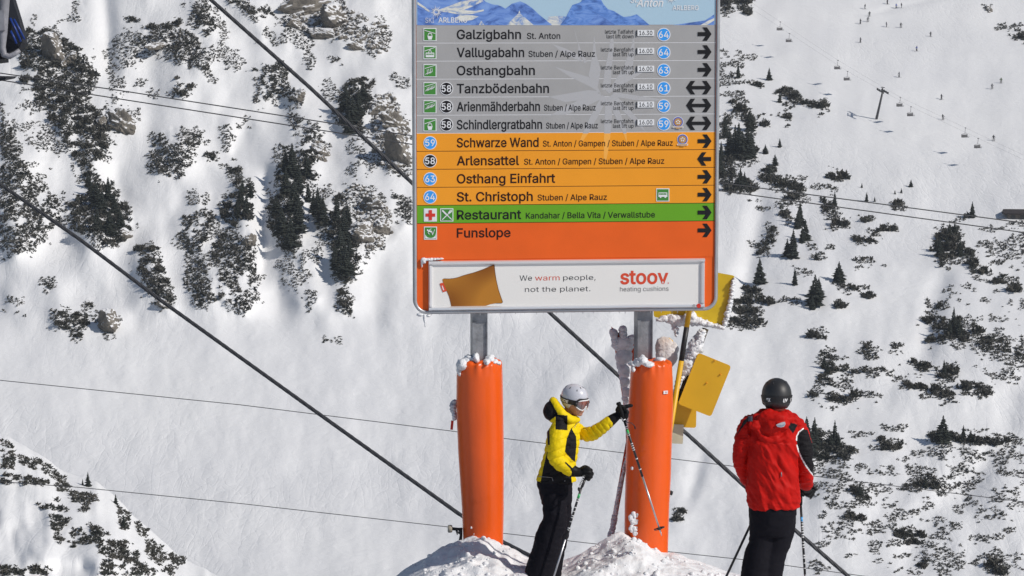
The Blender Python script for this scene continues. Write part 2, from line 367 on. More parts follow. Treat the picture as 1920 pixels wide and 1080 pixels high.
kv = [-900, -400, -300, -150, -100, 0, 50, 100, 170, 200, 300, 330, 400, 500, 600, 700, 900, 1080, 1300, 2000, 3500]
kL = [1250, 950, 905, 850, 830, 800, 785, 770, 750, 742, 715, 708, 690, 665, 640, 615, 560, 505, 430, 260, 120]
kR = [1700, 1290, 1200, 1060, 1010, 935, 905, 870, 830, 815, 762, 745, 712, 670, 635, 600, 545, 500, 430, 260, 120]
def TD(u, v):
    """distance of the mountainside in direction (u, v)"""
    t = sstep(780, 1300, u)
    d = np.interp(v, kv, kL)*(1-t)+np.interp(v, kv, kR)*t
    px, py = uv2p(np.asarray(u, float), np.asarray(v, float))
    inside = sstep(-60, 0, px)*(1-sstep(1920, 1980, px))
    rl = samp(RELIEF, px, py)
    steep = (1-t)*(1-sstep(560, 660, py))
    d = d-rl*(7*steep+2.5)*inside
    d = d-(fbm(u/120+3, v/190+7, 3)-.5)*(13*steep+4+3*t)
    d = d-(fbm(u/30+3, v/40+7, 3)-.5)*(5*steep*samp(DENS, px, py)+.8)
    # faint gully and drift beneath the sign, and piste edge
    for (x0, y0, x1, y1, wd, am) in ((1190, 600, 1060, 760, 22, 2.0), (1330, 620, 1180, 660, 26, 1.2), (1320, 850, 1290, 940, 14, 1.5), (1860, 850, 1790, 960, 25, 2.5), (1800, 880, 1700, 1060, 30, 1.8), (1430, 380, 1385, 600, 22, 4.0), (1765, 520, 1725, 680, 24, 3.5), (195, -20, 205, 140, 16, 4.5), (200, 330, 260, 460, 30, 4), (455, 240, 430, 300, 20, 3), (500, 330, 490, 520, 16, 4), (1760, -4, 1640, 24, 6, 1.6), (1560, 850, 1510, 940, 24, 3)):
        L = math.hypot(x1-x0, y1-y0); ex, ey = (x1-x0)/L, (y1-y0)/L
        s = (px-x0)*ex+(py-y0)*ey; q = (px-x0)*-ey+(py-y0)*ex
        d = d+am*np.exp(-(q/wd)**2)*sstep(-30, 20, s)*(1-sstep(L-20, L+30, s))
    return d
def TP(px, py):
    u, v = p2uv(px, py); D = float(TD(u, v)); return Vector(((u-960)/FOC*D, D, CZ-v/FOC*D)), D
def UVP(u, v, D): return np.stack([(u-960)/FOC*D, D, CZ-v/FOC*D], -1)
us = np.concatenate([np.arange(-2600, -60, 40), np.arange(-60, 1984, 3.2), np.arange(1990, 4600, 40)])
vs_ = np.concatenate([np.arange(-900, -60, 20), np.arange(-60, 1130, 3.2), np.arange(1135, 3500, 40)])
U, V = np.meshgrid(us, vs_); D = TD(U, V)
me = np_mesh('mountainside', UVP(U, V, D).reshape(-1, 3), grid_faces(*U.shape), SNOW_FAR)
mtn = tag(link('mountainside', me), kind='structure')

# nearer spur at the lower left
rx = np.array([-900, -300, 0, 60, 110, 170, 215, 260, 320, 420, 600, 900.]); ry = np.array([620, 730, 820, 846, 882, 906, 942, 986, 1040, 1085, 1190, 1400.])
def ridge(u): return np.interp(u, rx, ry)+(fbm(np.asarray(u)/40., 0*np.asarray(u)+3, 3)-.5)*14
SP_U = np.arange(-900, 900, 4.0); SP_T = np.concatenate([[-3, -2, -1], np.linspace(0, 1, 110)])
def spur(u, t):
    r = p2uv(u, ridge(u))[1]
    v = np.where(t >= 0, r+(1750-r)*t, r)
    D = np.where(t >= 0, 400-150*np.abs(t)**.8, 400+20*np.abs(t))
    D = D-(fbm(u/60+1, v/70, 3)-.5)*10*np.clip(np.abs(t)*6, 0, 1)-6*np.exp(-((v-r-60)/40)**2)*.5
    D = D-(np.clip(u, -400, 700)-150)/FOC*400*.75
    v = np.where(t < 0, r+np.abs(t)*40, v)
    return UVP(u, v, D)
SU, ST = np.meshgrid(SP_U, SP_T)
me = np_mesh('snow_spur', spur(SU, ST).reshape(-1, 3), grid_faces(*SU.shape), SNOW_FAR)
tag(link('snow_spur', me), kind='structure')
def spur_at(px, py):
    u, v = p2uv(px, py); r = float(p2uv(u, ridge(u))[1]); t = (v-r)/(1750-r)
    if t < 0: return None
    p = spur(np.array(float(u)), np.array(float(t))); return Vector(p), p[1]

# ------------------------------------------------------------------ foliage meshes
LEAF = mat('dwarf_pine_needles', (.052, .056, .050), .85, col2=(.105, .098, .085), vscale=.45, spec=.12, detail=6)
LEAF2 = mat('spruce_needles', (.050, .058, .050), .85, var=.5, vscale=1.2, spec=.15)
BARK = mat('bark', (.06, .05, .042), .9, var=.4, vscale=4)
def clump_np(n, rx_, rz_, ls, seed, up=.6):
    """n ragged leaf clumps spread through a low dome: returns verts, tri faces"""
    g = np.random.default_rng(seed)
    th = g.random(n)*2*np.pi; rr = np.sqrt(g.random(n))*rx_*(.75+.35*np.sin(th*3+seed)); h = rz_*g.random(n)*(1-.6*(rr/rx_)**2)
    c = np.stack([rr*np.cos(th), rr*np.sin(th), h], 1)
    V = []; F = []
    for i in range(n):
        for k in range(4):
            d = g.normal(size=3); d[2] = abs(d[2])*up+.45; d /= np.linalg.norm(d); L = ls*(.6+.8*g.random())
            s = np.cross(d, g.normal(size=3)); s /= np.linalg.norm(s)+1e-9
            b = c[i]-d*L*.3; wd = L*(.12+.15*g.random())
            o = len(V); V += [b-s*wd*.6, b+s*wd*.6, b+d*L*.6+s*wd, b+d*L*1.2, b+d*L*.55-s*wd]
            F += [(o, o+1, o+2), (o, o+2, o+4), (o+4, o+2, o+3)]
    return np.array(V), np.array(F)
TUFT = [clump_np(5, .45, .5, .42, 100+i) for i in range(10)]
def scatter_mesh(name, pts, scl, variants, mats):
    Vs = []; Fs = []; off = 0
    for i, (p, s) in enumerate(zip(pts, scl)):
        V0, F0 = variants[i % len(variants)]
        a = random.random()*6.283; ca, sa = math.cos(a)*s, math.sin(a)*s
        q = np.stack([V0[:, 0]*ca-V0[:, 1]*sa, V0[:, 0]*sa+V0[:, 1]*ca, V0[:, 2]*s], 1)+p
        Vs.append(q); Fs.append(F0+off); off += len(V0)
    return np_mesh(name, np.concatenate(Vs), np.concatenate(Fs), mats, smooth=False)

def unif(x, y):
    right = np.asarray(x) > 1300
    n = fbm(x/np.where(right, 26., 20.), y/np.where(right, 12., 20.), 3)*.72+fbm(x/6.5+40, y/6.5, 2)*.28
    return np.clip((n-.5)/.105*.5*.62+.5, 0, 1)
# spur shrubs: (outline, density)
SPV = [([(0,822),(24,834),(20,842),(0,836)],.8),([(30,850),(70,864),(68,882),(40,872)],.8),([(72,862),(108,882),(125,902),(115,908),(80,888)],.8),
 ([(0,886),(95,902),(92,912),(0,908)],.6),([(100,905),(132,905),(130,922),(105,922)],.95),([(128,920),(172,926),(174,942),(138,944)],.95),
 ([(70,935),(120,935),(128,958),(75,955)],.5),([(95,965),(150,975),(205,1000),(200,1018),(150,1022),(100,1012)],.42),([(217,950),(240,958),(246,988),(228,995)],.85),
 ([(255,980),(278,995),(276,1012),(258,1002)],.75),([(180,1010),(262,1018),(258,1062),(190,1042)],.55),([(270,1012),(300,1018),(314,1052),(300,1062),(275,1046)],.9),
 ([(318,1040),(347,1045),(347,1062),(322,1060)],.9),([(190,1052),(340,1062),(330,1080),(190,1080)],.4),([(0,1060),(95,1066),(90,1080),(0,1080)],.5),
 ([(415,1066),(440,1070),(440,1082),(416,1082)],.85),([(100,915),(200,930),(200,960),(110,960)],.22),([(108,990),(150,985),(140,1040),(110,1020)],.25),([(0,845),(28,850),(28,880),(0,880)],.5)]
SX, SY = np.meshgrid(np.arange(0, 480, 3.9), np.arange(815, 1085, 3.9))
SX = SX+rng.random(SX.shape)*4; SY = SY+rng.random(SY.shape)*4
sdn = np.zeros(SX.shape)
for P, d in SPV: sdn = np.maximum(sdn, inpoly(SX, SY, P)*d)
sacc = unif(SX, SY) < sdn*1.25
spts = []; sscl = []
for x, y in zip(SX[sacc], SY[sacc]):
    q = spur_at(x, y)
    if q: spts.append(np.array(q[0])-np.array([0, 0, .1])); sscl.append(.5+.6*random.random())
tag(link('spur_shrubs', scatter_mesh('spur_shrubs', spts, sscl, TUFT, LEAF)), 'low dark dwarf pine shrubs dotting the shaded spur at the lower left', 'shrubs', kind='stuff')

# tufts over the mountainside
TX, TY = np.meshgrid(np.arange(-2, 1925, 3.5), np.arange(-2, 1084, 3.5))
TX = (TX+rng.random(TX.shape)*3.5).ravel(); TY = (TY+rng.random(TY.shape)*3.5).ravel()
td = samp(DENS, TX, TY); acc = unif(TX, TY) < np.minimum(td*1.3, .93)
TX, TY, td = TX[acc], TY[acc], td[acc]
tu, tv = p2uv(TX, TY); tD = TD(tu, tv); tpts = UVP(tu, tv, tD)
# beyond the frame's edges the same growth goes on, coarser
ox = np.concatenate([rng.uniform(-1500, -5, 2600), rng.uniform(1925, 3400, 2600)]); oy = rng.uniform(-500, 1100, 5200)
k = (fbm(ox/130, oy/130, 3) < .47); ou, ov = p2uv(ox[k], oy[k]); oD = TD(ou, ov); opts = UVP(ou, ov, oD)
ksc = np.concatenate([tD/700*(.42+.55*rng.random(len(tD))), oD/700*1.6])
ksc[:len(tD)] *= (1+(td > .55)*(rng.random(len(tD)) > .5)*.8)*np.where(TX > 1300, 1.22, 1.05)
allp = np.concatenate([tpts, opts]); allp[:, 2] -= .1
tag(link('dwarf_pine_cover', scatter_mesh('dwarf_pine_cover', allp, ksc, TUFT, LEAF)), 'speckled dark dwarf pine thicket poking through the snow on the ribs of the mountainside', 'dwarf pines', kind='stuff')

# the larger shrubs, one object each
SHV = []
for i in range(8):
    V0, F0 = clump_np(46, 1.5, 1.15, .75, 300+i); SHV.append(np_mesh('shrub', V0, F0, LEAF, smooth=False))
RNAME = {'a': ('dark dwarf pine shrub on the leftmost rocky rib, beneath the hanging cabin', 'dwarf pines on the leftmost rib'),
 'b': ('dark dwarf pine shrub on the broken middle ribs between the two thick cables', 'dwarf pines between the thick cables'),
 'c': ('dark dwarf pine shrub on the rocky rib just left of the sign board', 'dwarf pines left of the sign board'),
 'd': ('dark dwarf pine shrub on the small isolated outcrop over the empty piste', 'dwarf pines on the isolated outcrop'),
 'e': ('dark dwarf pine shrub on the snowy knoll right of the sign board', 'dwarf pines right of the sign board'),
 'f': ('dark dwarf pine shrub on the slope right above the red jacketed skier', 'dwarf pines above the red skier'),
 'g': ('dark dwarf pine shrub in the scattered growth at the right edge below the hut', 'dwarf pines at the right edge'),
 'h': ('dark dwarf pine shrub on the speckled lower right slope beside the red skier', 'dwarf pines on the lower right slope')}
idx = np.where(td > .55)[0]; score = td[idx]+rng.random(len(idx))*.25; idx = idx[np.argsort(-score)]
chosen = []
for i in idx:
    if len(chosen) >= 292: break
    if all((TX[i]-TX[j])**2+(TY[i]-TY[j])**2 > 17**2 for j in chosen): chosen.append(i)
ones = ['', 'first', 'second', 'third', 'fourth', 'fifth', 'sixth', 'seventh', 'eighth', 'ninth', 'tenth', 'eleventh', 'twelfth', 'thirteenth', 'fourteenth', 'fifteenth', 'sixteenth', 'seventeenth', 'eighteenth', 'nineteenth']
tens = ['', '', 'twenty', 'thirty', 'forty', 'fifty', 'sixty', 'seventy', 'eighty', 'ninety']; whole = ['', '', 'twentieth', 'thirtieth', 'fortieth', 'fiftieth', 'sixtieth', 'seventieth', 'eightieth', 'ninetieth']
def ordinal(k): return ones[k] if k < 20 else (whole[k//10] if k % 10 == 0 else tens[k//10]+' '+ones[k % 10]) if k < 100 else 'lowest'
chosen.sort(key=lambda i: TY[i]); rank = {}
for n_, i in enumerate(chosen):
    gxi = int(round((TX[i]-gx[0])/GS)); gyi = int(round((TY[i]-gy[0])/GS)); r = REG[min(gyi, REG.shape[0]-1), min(gxi, REG.shape[1]-1)]
    r = chr(r) if r else 'e'
    o = link('dwarf_pine_shrub', SHV[n_ % 8]); o.location = tpts[i]-np.array([0, 0, .15]); s = tD[i]/700*(.6+.55*random.random())*(1.35 if TX[i] > 1300 else 1.1)
    o.scale = (s, s, s*(.8+.4*random.random())); o.rotation_euler = (0, 0, random.random()*6.28)
    rank[r] = rank.get(r, 0)+1; big = s > tD[i]/700*(1.2 if TX[i] > 1300 else 1)
    tag(o, ('large' if big else 'small')+' shrub, '+ordinal(rank[r])+' from top among '+RNAME[r][1], 'shrub', RNAME[r][1])

# spruces
def spruce_parts(seed, wfac=.3):
    g = random.Random(seed); t = MB(); c = MB()
    t.tube([(0, 0, -.06), (0, 0, .3), (0, 0, .96)], [.022, .016, .004], 6)
    nl = 17
    for l in range(nl):
        z = .07+.9*(l/(nl-1)); r = wfac*(1-.93*(l/(nl-1))**1.1)*(.8+.35*g.random()); nb = max(5, int(11*(1-.5*l/nl))); a0 = g.random()*6.28
        for b in range(nb):
            a = a0+6.283*b/nb+g.uniform(-.2, .2); rr = r*g.uniform(.6, 1.2); d = Vector((math.cos(a), math.sin(a), 0)); s = Vector((-d.y, d.x, 0))
            zz = z+g.uniform(-.012, .012); drop = .12*rr+.025
            p0 = Vector((0, 0, zz+.02)); p1 = d*rr*.6+s*rr*.26+Vector((0, 0, zz-drop*.4)); p2 = d*rr+Vector((0, 0, zz-drop*.7)); p3 = d*rr*.6-s*rr*.26+Vector((0, 0, zz-drop*.4))
            p4 = d*rr*.5+Vector((0, 0, zz-drop-.02)); pm = d*rr*.55+Vector((0, 0, zz-drop*.1+.015))
            c.add([p0, p1, p2, p3, p4, pm], [(0, 1, 5), (1, 2, 5), (2, 3, 5), (3, 0, 5), (0, 4, 1), (0, 3, 4), (1, 4, 2), (3, 2, 4)])
    return t.mesh('trunk', BARK), c.mesh('crown', LEAF2)
SPN = {}
ORD = ['first', 'second', 'third', 'fourth', 'fifth', 'sixth', 'seventh', 'eighth', 'ninth', 'tenth', 'eleventh', 'twelfth', 'thirteenth', 'fourteenth', 'fifteenth', 'sixteenth', 'seventeenth', 'eighteenth', 'nineteenth', 'twentieth']
SPR = [spruce_parts(i, .2+.03*i) for i in range(5)]
def spruce(px, py, h, label, group, surf=TP):
    q = surf(px, py)
    if not q: return
    p, D = q; H = h/FOC*D*(1.25 if px > 1300 else 1.1)
    e = empty('spruce_tree', p-Vector((0, 0, .2)), label, 'tree', group, random.random()*6.28)
    SPN.setdefault(group, []).append((px, h, e))
    a, b = SPR[random.randrange(5)]; link('trunk', a, e); link('crown', b, e); q = random.uniform(1.0, 1.4); e.scale = (H*q, H*q, H)
gA = 'dark stand left of the sign'; lA = 'dark spruce in the dense stand left of the sign board'
for x, y, h in [(548,330,58),(575,330,42),(536,365,50),(552,400,60),(560,435,62),(545,465,58),(528,440,50),(535,320,40),(560,360,55),(518,405,36),(578,378,34),(596,405,52),(606,420,48),(588,395,34),
                (632,420,52),(645,455,62),(638,490,60),(648,515,58),(628,505,44),(655,480,40),(652,420,36),(660,230,50),(672,215,46),(648,205,44),(680,190,36),(655,250,40)]:
    spruce(x, y, h, lA, gA)
gB = 'stand between the thick cables'; lB = 'dark spruce in the small stand between the two thick cables'
for x, y, h in [(180,385,42),(203,378,44),(170,365,34),(192,400,40),(215,400,38),(225,430,40),(182,430,40),(205,440,44),(165,350,26)]:
    spruce(x, y, h, lB, gB)
for x, y, h in [(452,385,40),(462,405,44),(446,408,32),(455,360,24),(470,370,26)]:
    spruce(x, y, h, 'dark spruce on the narrow rib midway between the thick cables', 'spruces on the narrow middle rib')
gC = 'cluster against the sign edge'
for x, y, h in [(1378,292,48),(1392,296,42),(1402,296,46),(1368,288,36),(1385,275,38),(1408,285,36),(1360,258,34),(1350,330,34),(1352,300,30)]:
    spruce(x, y, h, 'dark spruce in the cluster against the right edge of the sign', gC)
gD = 'lone spruces right of the sign'
for x, y, h in [(1384,146,24),(1442,150,20),(1406,245,34),(1462,192,16),(1462,276,15),(1435,288,15),(1453,310,18),(1388,352,32),(1396,350,24),(1442,335,24),(1565,386,24),(1500,422,36),(1496,428,30),(1510,450,32),(1487,484,46),(1476,480,28),(1504,455,26),(1530,487,14),
                (1424,532,42),(1490,534,28),(1528,572,48),(1535,560,34),(1523,580,24),(1573,528,32),(1568,526,22),(1625,378,16),(1616,352,9),(1708,350,12),(1690,362,9),(1678,364,8),(1823,408,26),(1790,440,20),(1640,378,9),(1545,380,12),(1762,480,30),(1775,470,26),(1780,450,28),(1800,480,28),(1756,470,22)]:
    spruce(x, y, h, 'small solitary spruce on the open snow knoll right of the sign', gD)
gE = 'spruces on the lower right slope'
for x, y, h in [(1788,625,42),(1798,630,30),(1780,630,28),(1770,706,28),(1512,842,52),(1527,838,48),(1520,850,36),(1565,836,42),(1558,840,26),(1572,838,24),(1768,828,42),(1806,826,26),(1820,828,20),(1612,930,22),(1735,915,22),(1545,690,22),(1552,700,20)]:
    spruce(x, y, h, 'dark spruce among the shrubs on the right slope beside the red jacket', gE)
for x, y, h, l in [(165,912,28,'small pointed spruce on the crest of the shaded spur at lower left'), (217,945,20,'tiny spruce at the bend of the spur crest at lower left'), (155,910,14,'stubby little spruce touching the taller one on the spur crest'), (232,990,26,'narrow dark spruce low on the edge of the lower left spur')]:
    spruce(x, y, h, l, None, spur_at)

for g_, L_ in SPN.items():
    if not g_: continue
    L_.sort(key=lambda q: q[0]); n = len(L_)
    for k, (px, h, e) in enumerate(L_):
        sz = 'tall' if h > 45 else 'small' if h < 25 else 'mid sized'
        pos = 'leftmost' if k == 0 else 'rightmost' if k == n-1 else ORD[k]+' from the left' if k < 20 and k <= n/2 else ORD[n-1-k]+' from the right'
        e['label'] = sz+' spruce, '+pos+' of the '+g_
# ------------------------------------------------------------------ rock outcrops
def rock_mat():
    m = bpy.data.materials.new('rock'); m.use_nodes = True; n = m.node_tree; L = n.links.new; b = n.nodes['Principled BSDF']; b.inputs['Roughness'].default_value = .9
    tc = n.nodes.new('ShaderNodeTexCoord'); t = n.nodes.new('ShaderNodeTexNoise'); t.inputs['Scale'].default_value = .9; t.inputs['Detail'].default_value = 8; t.inputs['Roughness'].default_value = .7
    L(tc.outputs['Object'], t.inputs[0]); r = n.nodes.new('ShaderNodeValToRGB'); e = r.color_ramp.elements
    e[0].position = .3; e[0].color = (.07, .062, .055, 1); e[1].position = .65; e[1].color = (.24, .215, .18, 1)
    L(t.outputs[0], r.inputs[0])
    ge = n.nodes.new('ShaderNodeNewGeometry'); sp = n.nodes.new('ShaderNodeSeparateXYZ'); L(ge.outputs['Normal'], sp.inputs[0])
    t2 = n.nodes.new('ShaderNodeTexNoise'); t2.inputs['Scale'].default_value = 1.4; t2.inputs['Detail'].default_value = 5; L(tc.outputs['Object'], t2.inputs[0])
    ad = n.nodes.new('ShaderNodeMath'); ad.operation = 'MULTIPLY_ADD'; ad.inputs[1].default_value = 1.3; L(t2.outputs[0], ad.inputs[0]); L(sp.outputs[2], ad.inputs[2])
    mr = n.nodes.new('ShaderNodeMapRange'); mr.inputs[1].default_value = 1.14; mr.inputs[2].default_value = 1.26; L(ad.outputs[0], mr.inputs[0])
    mx = n.nodes.new('ShaderNodeMix'); mx.data_type = 'RGBA'; L(mr.outputs[0], mx.inputs[0]); L(r.outputs[0], mx.inputs[6]); mx.inputs[7].default_value = (.8, .8, .81, 1)
    L(mx.outputs[2], b.inputs['Base Color'])
    bp = n.nodes.new('ShaderNodeBump'); bp.inputs['Distance'].default_value = .6; L(t.outputs[0], bp.inputs['Height']); L(bp.outputs[0], b.inputs['Normal'])
    return m
ROCK = rock_mat()
def rock_mesh(seed, sub=4):
    g = np.random.default_rng(seed+50)
    bm = bmesh.new(); bmesh.ops.create_icosphere(bm, subdivisions=sub, radius=1)
    P = np.array([v.co[:] for v in bm.verts]); r = np.full(len(P), 9.)
    for k in range(15):                                     # a block cut by cleavage planes
        d = g.normal(size=3); d /= np.linalg.norm(d); h = g.uniform(.55, .95); q = P @ d; r = np.where(q > .05, np.minimum(r, h/np.maximum(q, .05)), r)
    r = np.minimum(r, 1.3)
    st = fbm3(np.stack([P[:, 0]*1.2+seed, P[:, 1]*1.2, P[:, 2]*5+P[:, 0]*2], -1), 2)   # strata
    r = r*(.86+.35*np.floor(st*6)/6)*(.9+.35*(fbm3(P*3.5+seed*3.1, 3)-.3))
    P = P*r[:, None]
    for v, q in zip(bm.verts, P): v.co = q
    me = bpy.data.meshes.new('rock'); bm.to_mesh(me); bm.free(); me.materials.append(ROCK); return me
RM = [rock_mesh(i) for i in range(6)]
for i, (x, y, rx_, ry_, lab) in enumerate([
 (232, 232, 20, 16, 'rounded grey brown rock face below the second rib'), (104, 100, 16, 22, 'grey cliff face under the dark shrubs beside the hanging cabin'),
 (92, 78, 12, 10, 'small grey crag directly right of the hanging cabin'), (135, 108, 10, 9, 'small grey rock right of the cliff beside the cabin'),
 (192, 232, 10, 12, 'dark rock at the foot of the leftmost rib'), (300, 85, 14, 7, 'low grey rock under the highest dark shrub row'),
 (580, 15, 34, 16, 'broad brown cliff at the top edge left of the sign board'), (625, 38, 22, 18, 'ochre brown cliff face near the top left of the sign'), (550, 45, 14, 9, 'grey ledge left of the brown top cliff'),
 (605, 62, 20, 9, 'brown rock step under the ochre cliff'), (668, 88, 14, 7, 'small rock rib right of the brown step near the sign'), (712, 200, 18, 14, 'ochre rock head just left of the sign board'),
 (738, 232, 18, 14, 'fractured brown rock under the ochre head beside the sign'), (748, 285, 18, 26, 'large fractured brown rock touching the left edge of the sign board'),
 (598, 282, 15, 13, 'rounded grey rock at the foot of the mid rib'), (560, 178, 9, 10, 'small grey rock at the end of the shrub row under the thick cable'), (680, 440, 22, 18, 'dark rock ribs beside the dense spruce stand'),
 (715, 425, 14, 16, 'dark rock knob between spruce stand and sign'), (700, 385, 16, 12, 'snow streaked rock above the dark rock ribs'), (208, 605, 16, 16, 'dark pointed rock of the isolated outcrop'), (305, 568, 12, 8, 'dark rock where the lower thick cable crosses the rib'),
 (465, 452, 10, 12, 'small brown rock on the narrow middle rib'), (235, 440, 12, 10, 'reddish rock at the foot of the small spruce stand')]):
    p, D = TP(x, y); k = D/FOC
    o = link('rock_outcrop', RM[i % 6]); o.location = p+Vector((0, -1.0*k*min(rx_, ry_), 0)); o.scale = (rx_*k*1.5, min(rx_, ry_)*k*1.5, ry_*k*1.5); o.rotation_euler = (R_(random.uniform(-15, 15)), R_(random.uniform(-20, 20)), R_(random.uniform(-40, 40)))
    tag(o, lab, 'rock')

# broken rock showing through between the shrubs of the cliffs
small = [rock_mesh(20+i, 2) for i in range(6)]; sv = []
for me_ in small:
    c = np.empty(len(me_.vertices)*3); me_.vertices.foreach_get('co', c); f = np.array([tuple(p.vertices) for p in me_.polygons]); sv.append((c.reshape(-1, 3), f))
rp_ = []; rs_ = []
for P, n in (([(535,0),(620,0),(720,50),(725,105),(640,72),(560,60)], 190), ([(700,180),(735,175),(770,240),(772,330),(740,330),(700,290)], 130), ([(650,350),(690,345),(735,400),(735,440),(690,480),(655,420)], 120), ([(85,80),(115,80),(125,130),(95,125)], 24), ([(215,215),(250,215),(248,248),(218,246)], 12), ([(590,265),(615,265),(612,298),(592,298)], 10), ([(185,590),(228,590),(215,628),(190,630)], 14), ([(1840,2),(1862,26),(1850,22)], 8)):
    x0, x1 = min(p[0] for p in P), max(p[0] for p in P); y0, y1 = min(p[1] for p in P), max(p[1] for p in P); c = 0
    while c < n:
        x, y = random.uniform(x0, x1), random.uniform(y0, y1)
        if inpoly(np.array([x]), np.array([y]), P)[0]: p, D = TP(x, y); rp_.append(np.array(p)); rs_.append(random.uniform(2.6, 9.5)*D/FOC); c += 1
tag(link('broken_rock', scatter_mesh('broken_rock', rp_, rs_, sv, ROCK)), 'broken grey brown rock showing between the shrubs on the cliffs', 'rocks', kind='stuff')

# ================================================================== FAR LIFT, HUT, SKIERS ON THE PISTE
DSTEEL = mat('dark_steel', (.07, .07, .075), .6, .4); GSTEEL = mat('grey_steel', (.16, .16, .17), .55, .5)
def ground_z(x, y):
    u = 960+FOC*x/y; lo, hi = -900., 1300.
    for _ in range(26):
        m = (lo+hi)/2
        if float(TD(u, m)) > y: lo = m
        else: hi = m
    return CZ-lo/FOC*y
def above(px, py, h):
    """the point seen at this pixel that hangs h metres over the mountainside"""
    _, D = TP(px, py)
    for k in range(60):
        p = W(px, py, D); g = p.z-ground_z(p.x, p.y)
        if g >= h: return p
        D -= 1.0 if h-g > 1 else .4
    return p
chairs = [(1463,58,'uppermost chair'),(1480,80,'second highest chair'),(1571,131,'third highest chair'),(1589,152,'chair just left of and above the pylon'),(1688,201,'chair just right of the pylon'),
          (1708,219,'lower of the two chairs right of the pylon'),(1810,259,'chair second from the right'),(1834,279,'lowest rightmost chair')]
rope_a = []; rope_b = []
def chair_parts():
    s = MB(); s.box((0, .1, .25), (2.3, .55, .12)); s.box((0, .38, .65), (2.3, .1, .75), Matrix.Rotation(-.25, 3, 'X'))
    f = MB(); f.tube([(-1.05, -.35, .15), (-1.05, -.4, .6), (1.05, -.4, .6), (1.05, -.35, .15)], .045, 6, smooth=False); f.tube([(-1.15, .4, .3), (-1.15, .35, 1.15), (0, .2, 1.35), (1.15, .35, 1.15), (1.15, .4, .3)], .06, 6, smooth=False)
    h = MB(); h.tube([(0, .2, 1.3), (0, .1, 2.2), (0, 0, 2.9)], .06, 6); h.box((0, 0, 2.95), (.5, .2, .22))
    return s.mesh('seat', DSTEEL), f.mesh('safety_bar', GSTEEL), h.mesh('hanger', GSTEEL)
ca, cb, cc = chair_parts()
for i, (x, y, l) in enumerate(chairs):
    p = above(x, y, 5.5)
    e = empty('lift_chair', p, 'tiny grey lift chair, '+l+' over the piste', 'lift chair', 'chairs of the far chairlift', R_(35))
    link('seat', ca, e); link('safety_bar', cb, e); link('hanger', cc, e)
    (rope_a if i % 2 == 0 else rope_b).append(p+Vector((0, 0, 2.95)))
for k, rp in enumerate((rope_a, rope_b)):
    a, b = rp[0], rp[-1]; pts = [a+(a-rp[1])*4]+rp+[b+(b-rp[-2])*4]
    m = MB(); m.tube(pts, .015, 5); tag(m.build('haul_rope', GSTEEL), ('upper' if k == 0 else 'lower')+' thin faint rope carrying the chairs over the far piste', 'rope')
b, D = TP(1642, 223); top = W(1655, 172, D-2)
e = empty('lift_pylon', b, 'dark lift pylon with a crossarm of wheels on the far piste', 'pylon')
m = MB(); m.tube([Vector((0, 0, -1)), top-b], [.42, .27], 10); m.build('mast', DSTEEL, e)
ax = (rope_b[1]-rope_a[1]); ax.z = 0; ax.normalize(); al = (rope_a[3]-rope_a[0]).normalized()
m = MB(); t = top-b; m.tube([t-ax*2.4+Vector((0,0,.2)), t+ax*2.4+Vector((0,0,.2))], .24, 6); m.tube([t-ax*1.8+Vector((0,0,1.3)), t+ax*1.8+Vector((0,0,1.3))], .12, 6); m.tube([t, t+Vector((0,0,1.4))], .15, 6); m.build('crossarm', DSTEEL, e)
for s_ in (-1, 1):
    m = MB(); q = t+ax*2.4*s_; m.tube([q-al*2.1, q+al*2.1], .16, 6)
    for k in range(4):
        w_ = q+al*(-1.8+1.2*k)+Vector((0, 0, .28)); m.tube([w_-ax*.12, w_+ax*.12], .3, 10)
    m.build('wheel_train', DSTEEL, e)
# hut
b, D = TP(1907, 412)
e = empty('mountain_hut', b, 'low dark timber hut with snow on its roof at the right edge', 'hut', rz=R_(-6))
WOOD = mat('dark_timber', (.20, .17, .15), .8, var=.4, vscale=3)
m = MB(); m.box((1.5, 3, .6), (8, 5, 1.7)); m.build('wall', WOOD, e)
m = MB(); m.prism([(-3.6, 1.35), (6.4, 1.35), (6.4, 1.7), (-3.6, 1.7)], Vector((0, 0, 0)), Vector((1, 0, 0)), Vector((0, 0, 1)), Vector((0, 1, 0)), -.5, 6.2); m.prism([(-.6, 1.7), (6.3, 1.7), (3, 2.6)], Vector((1.4, 0, 0)), Vector((0, 1, 0)), Vector((0, 0, 1)), Vector((1, 0, 0)), -4.9, 5.0)
m.build('roof', mat('shingle', (.045, .035, .035), .8, var=.4, vscale=2), e)
for k in range(3):
    m = MB(); m.box((-1+2.4*k, .46, .7), (1.1, .12, 1)); m.build('window', DSTEEL, e)
m = MB(); m.box((-4.2, .2, -.3), (2.2, .1, .1)); m.box((-5.2, .2, -.6), (.1, .1, 1.1)); m.box((-3.4, .2, -.6), (.1, .1, 1.1)); m.box((-4.2, .2, .2), (2.2, .1, .1)); m.build('railing', WOOD, e)
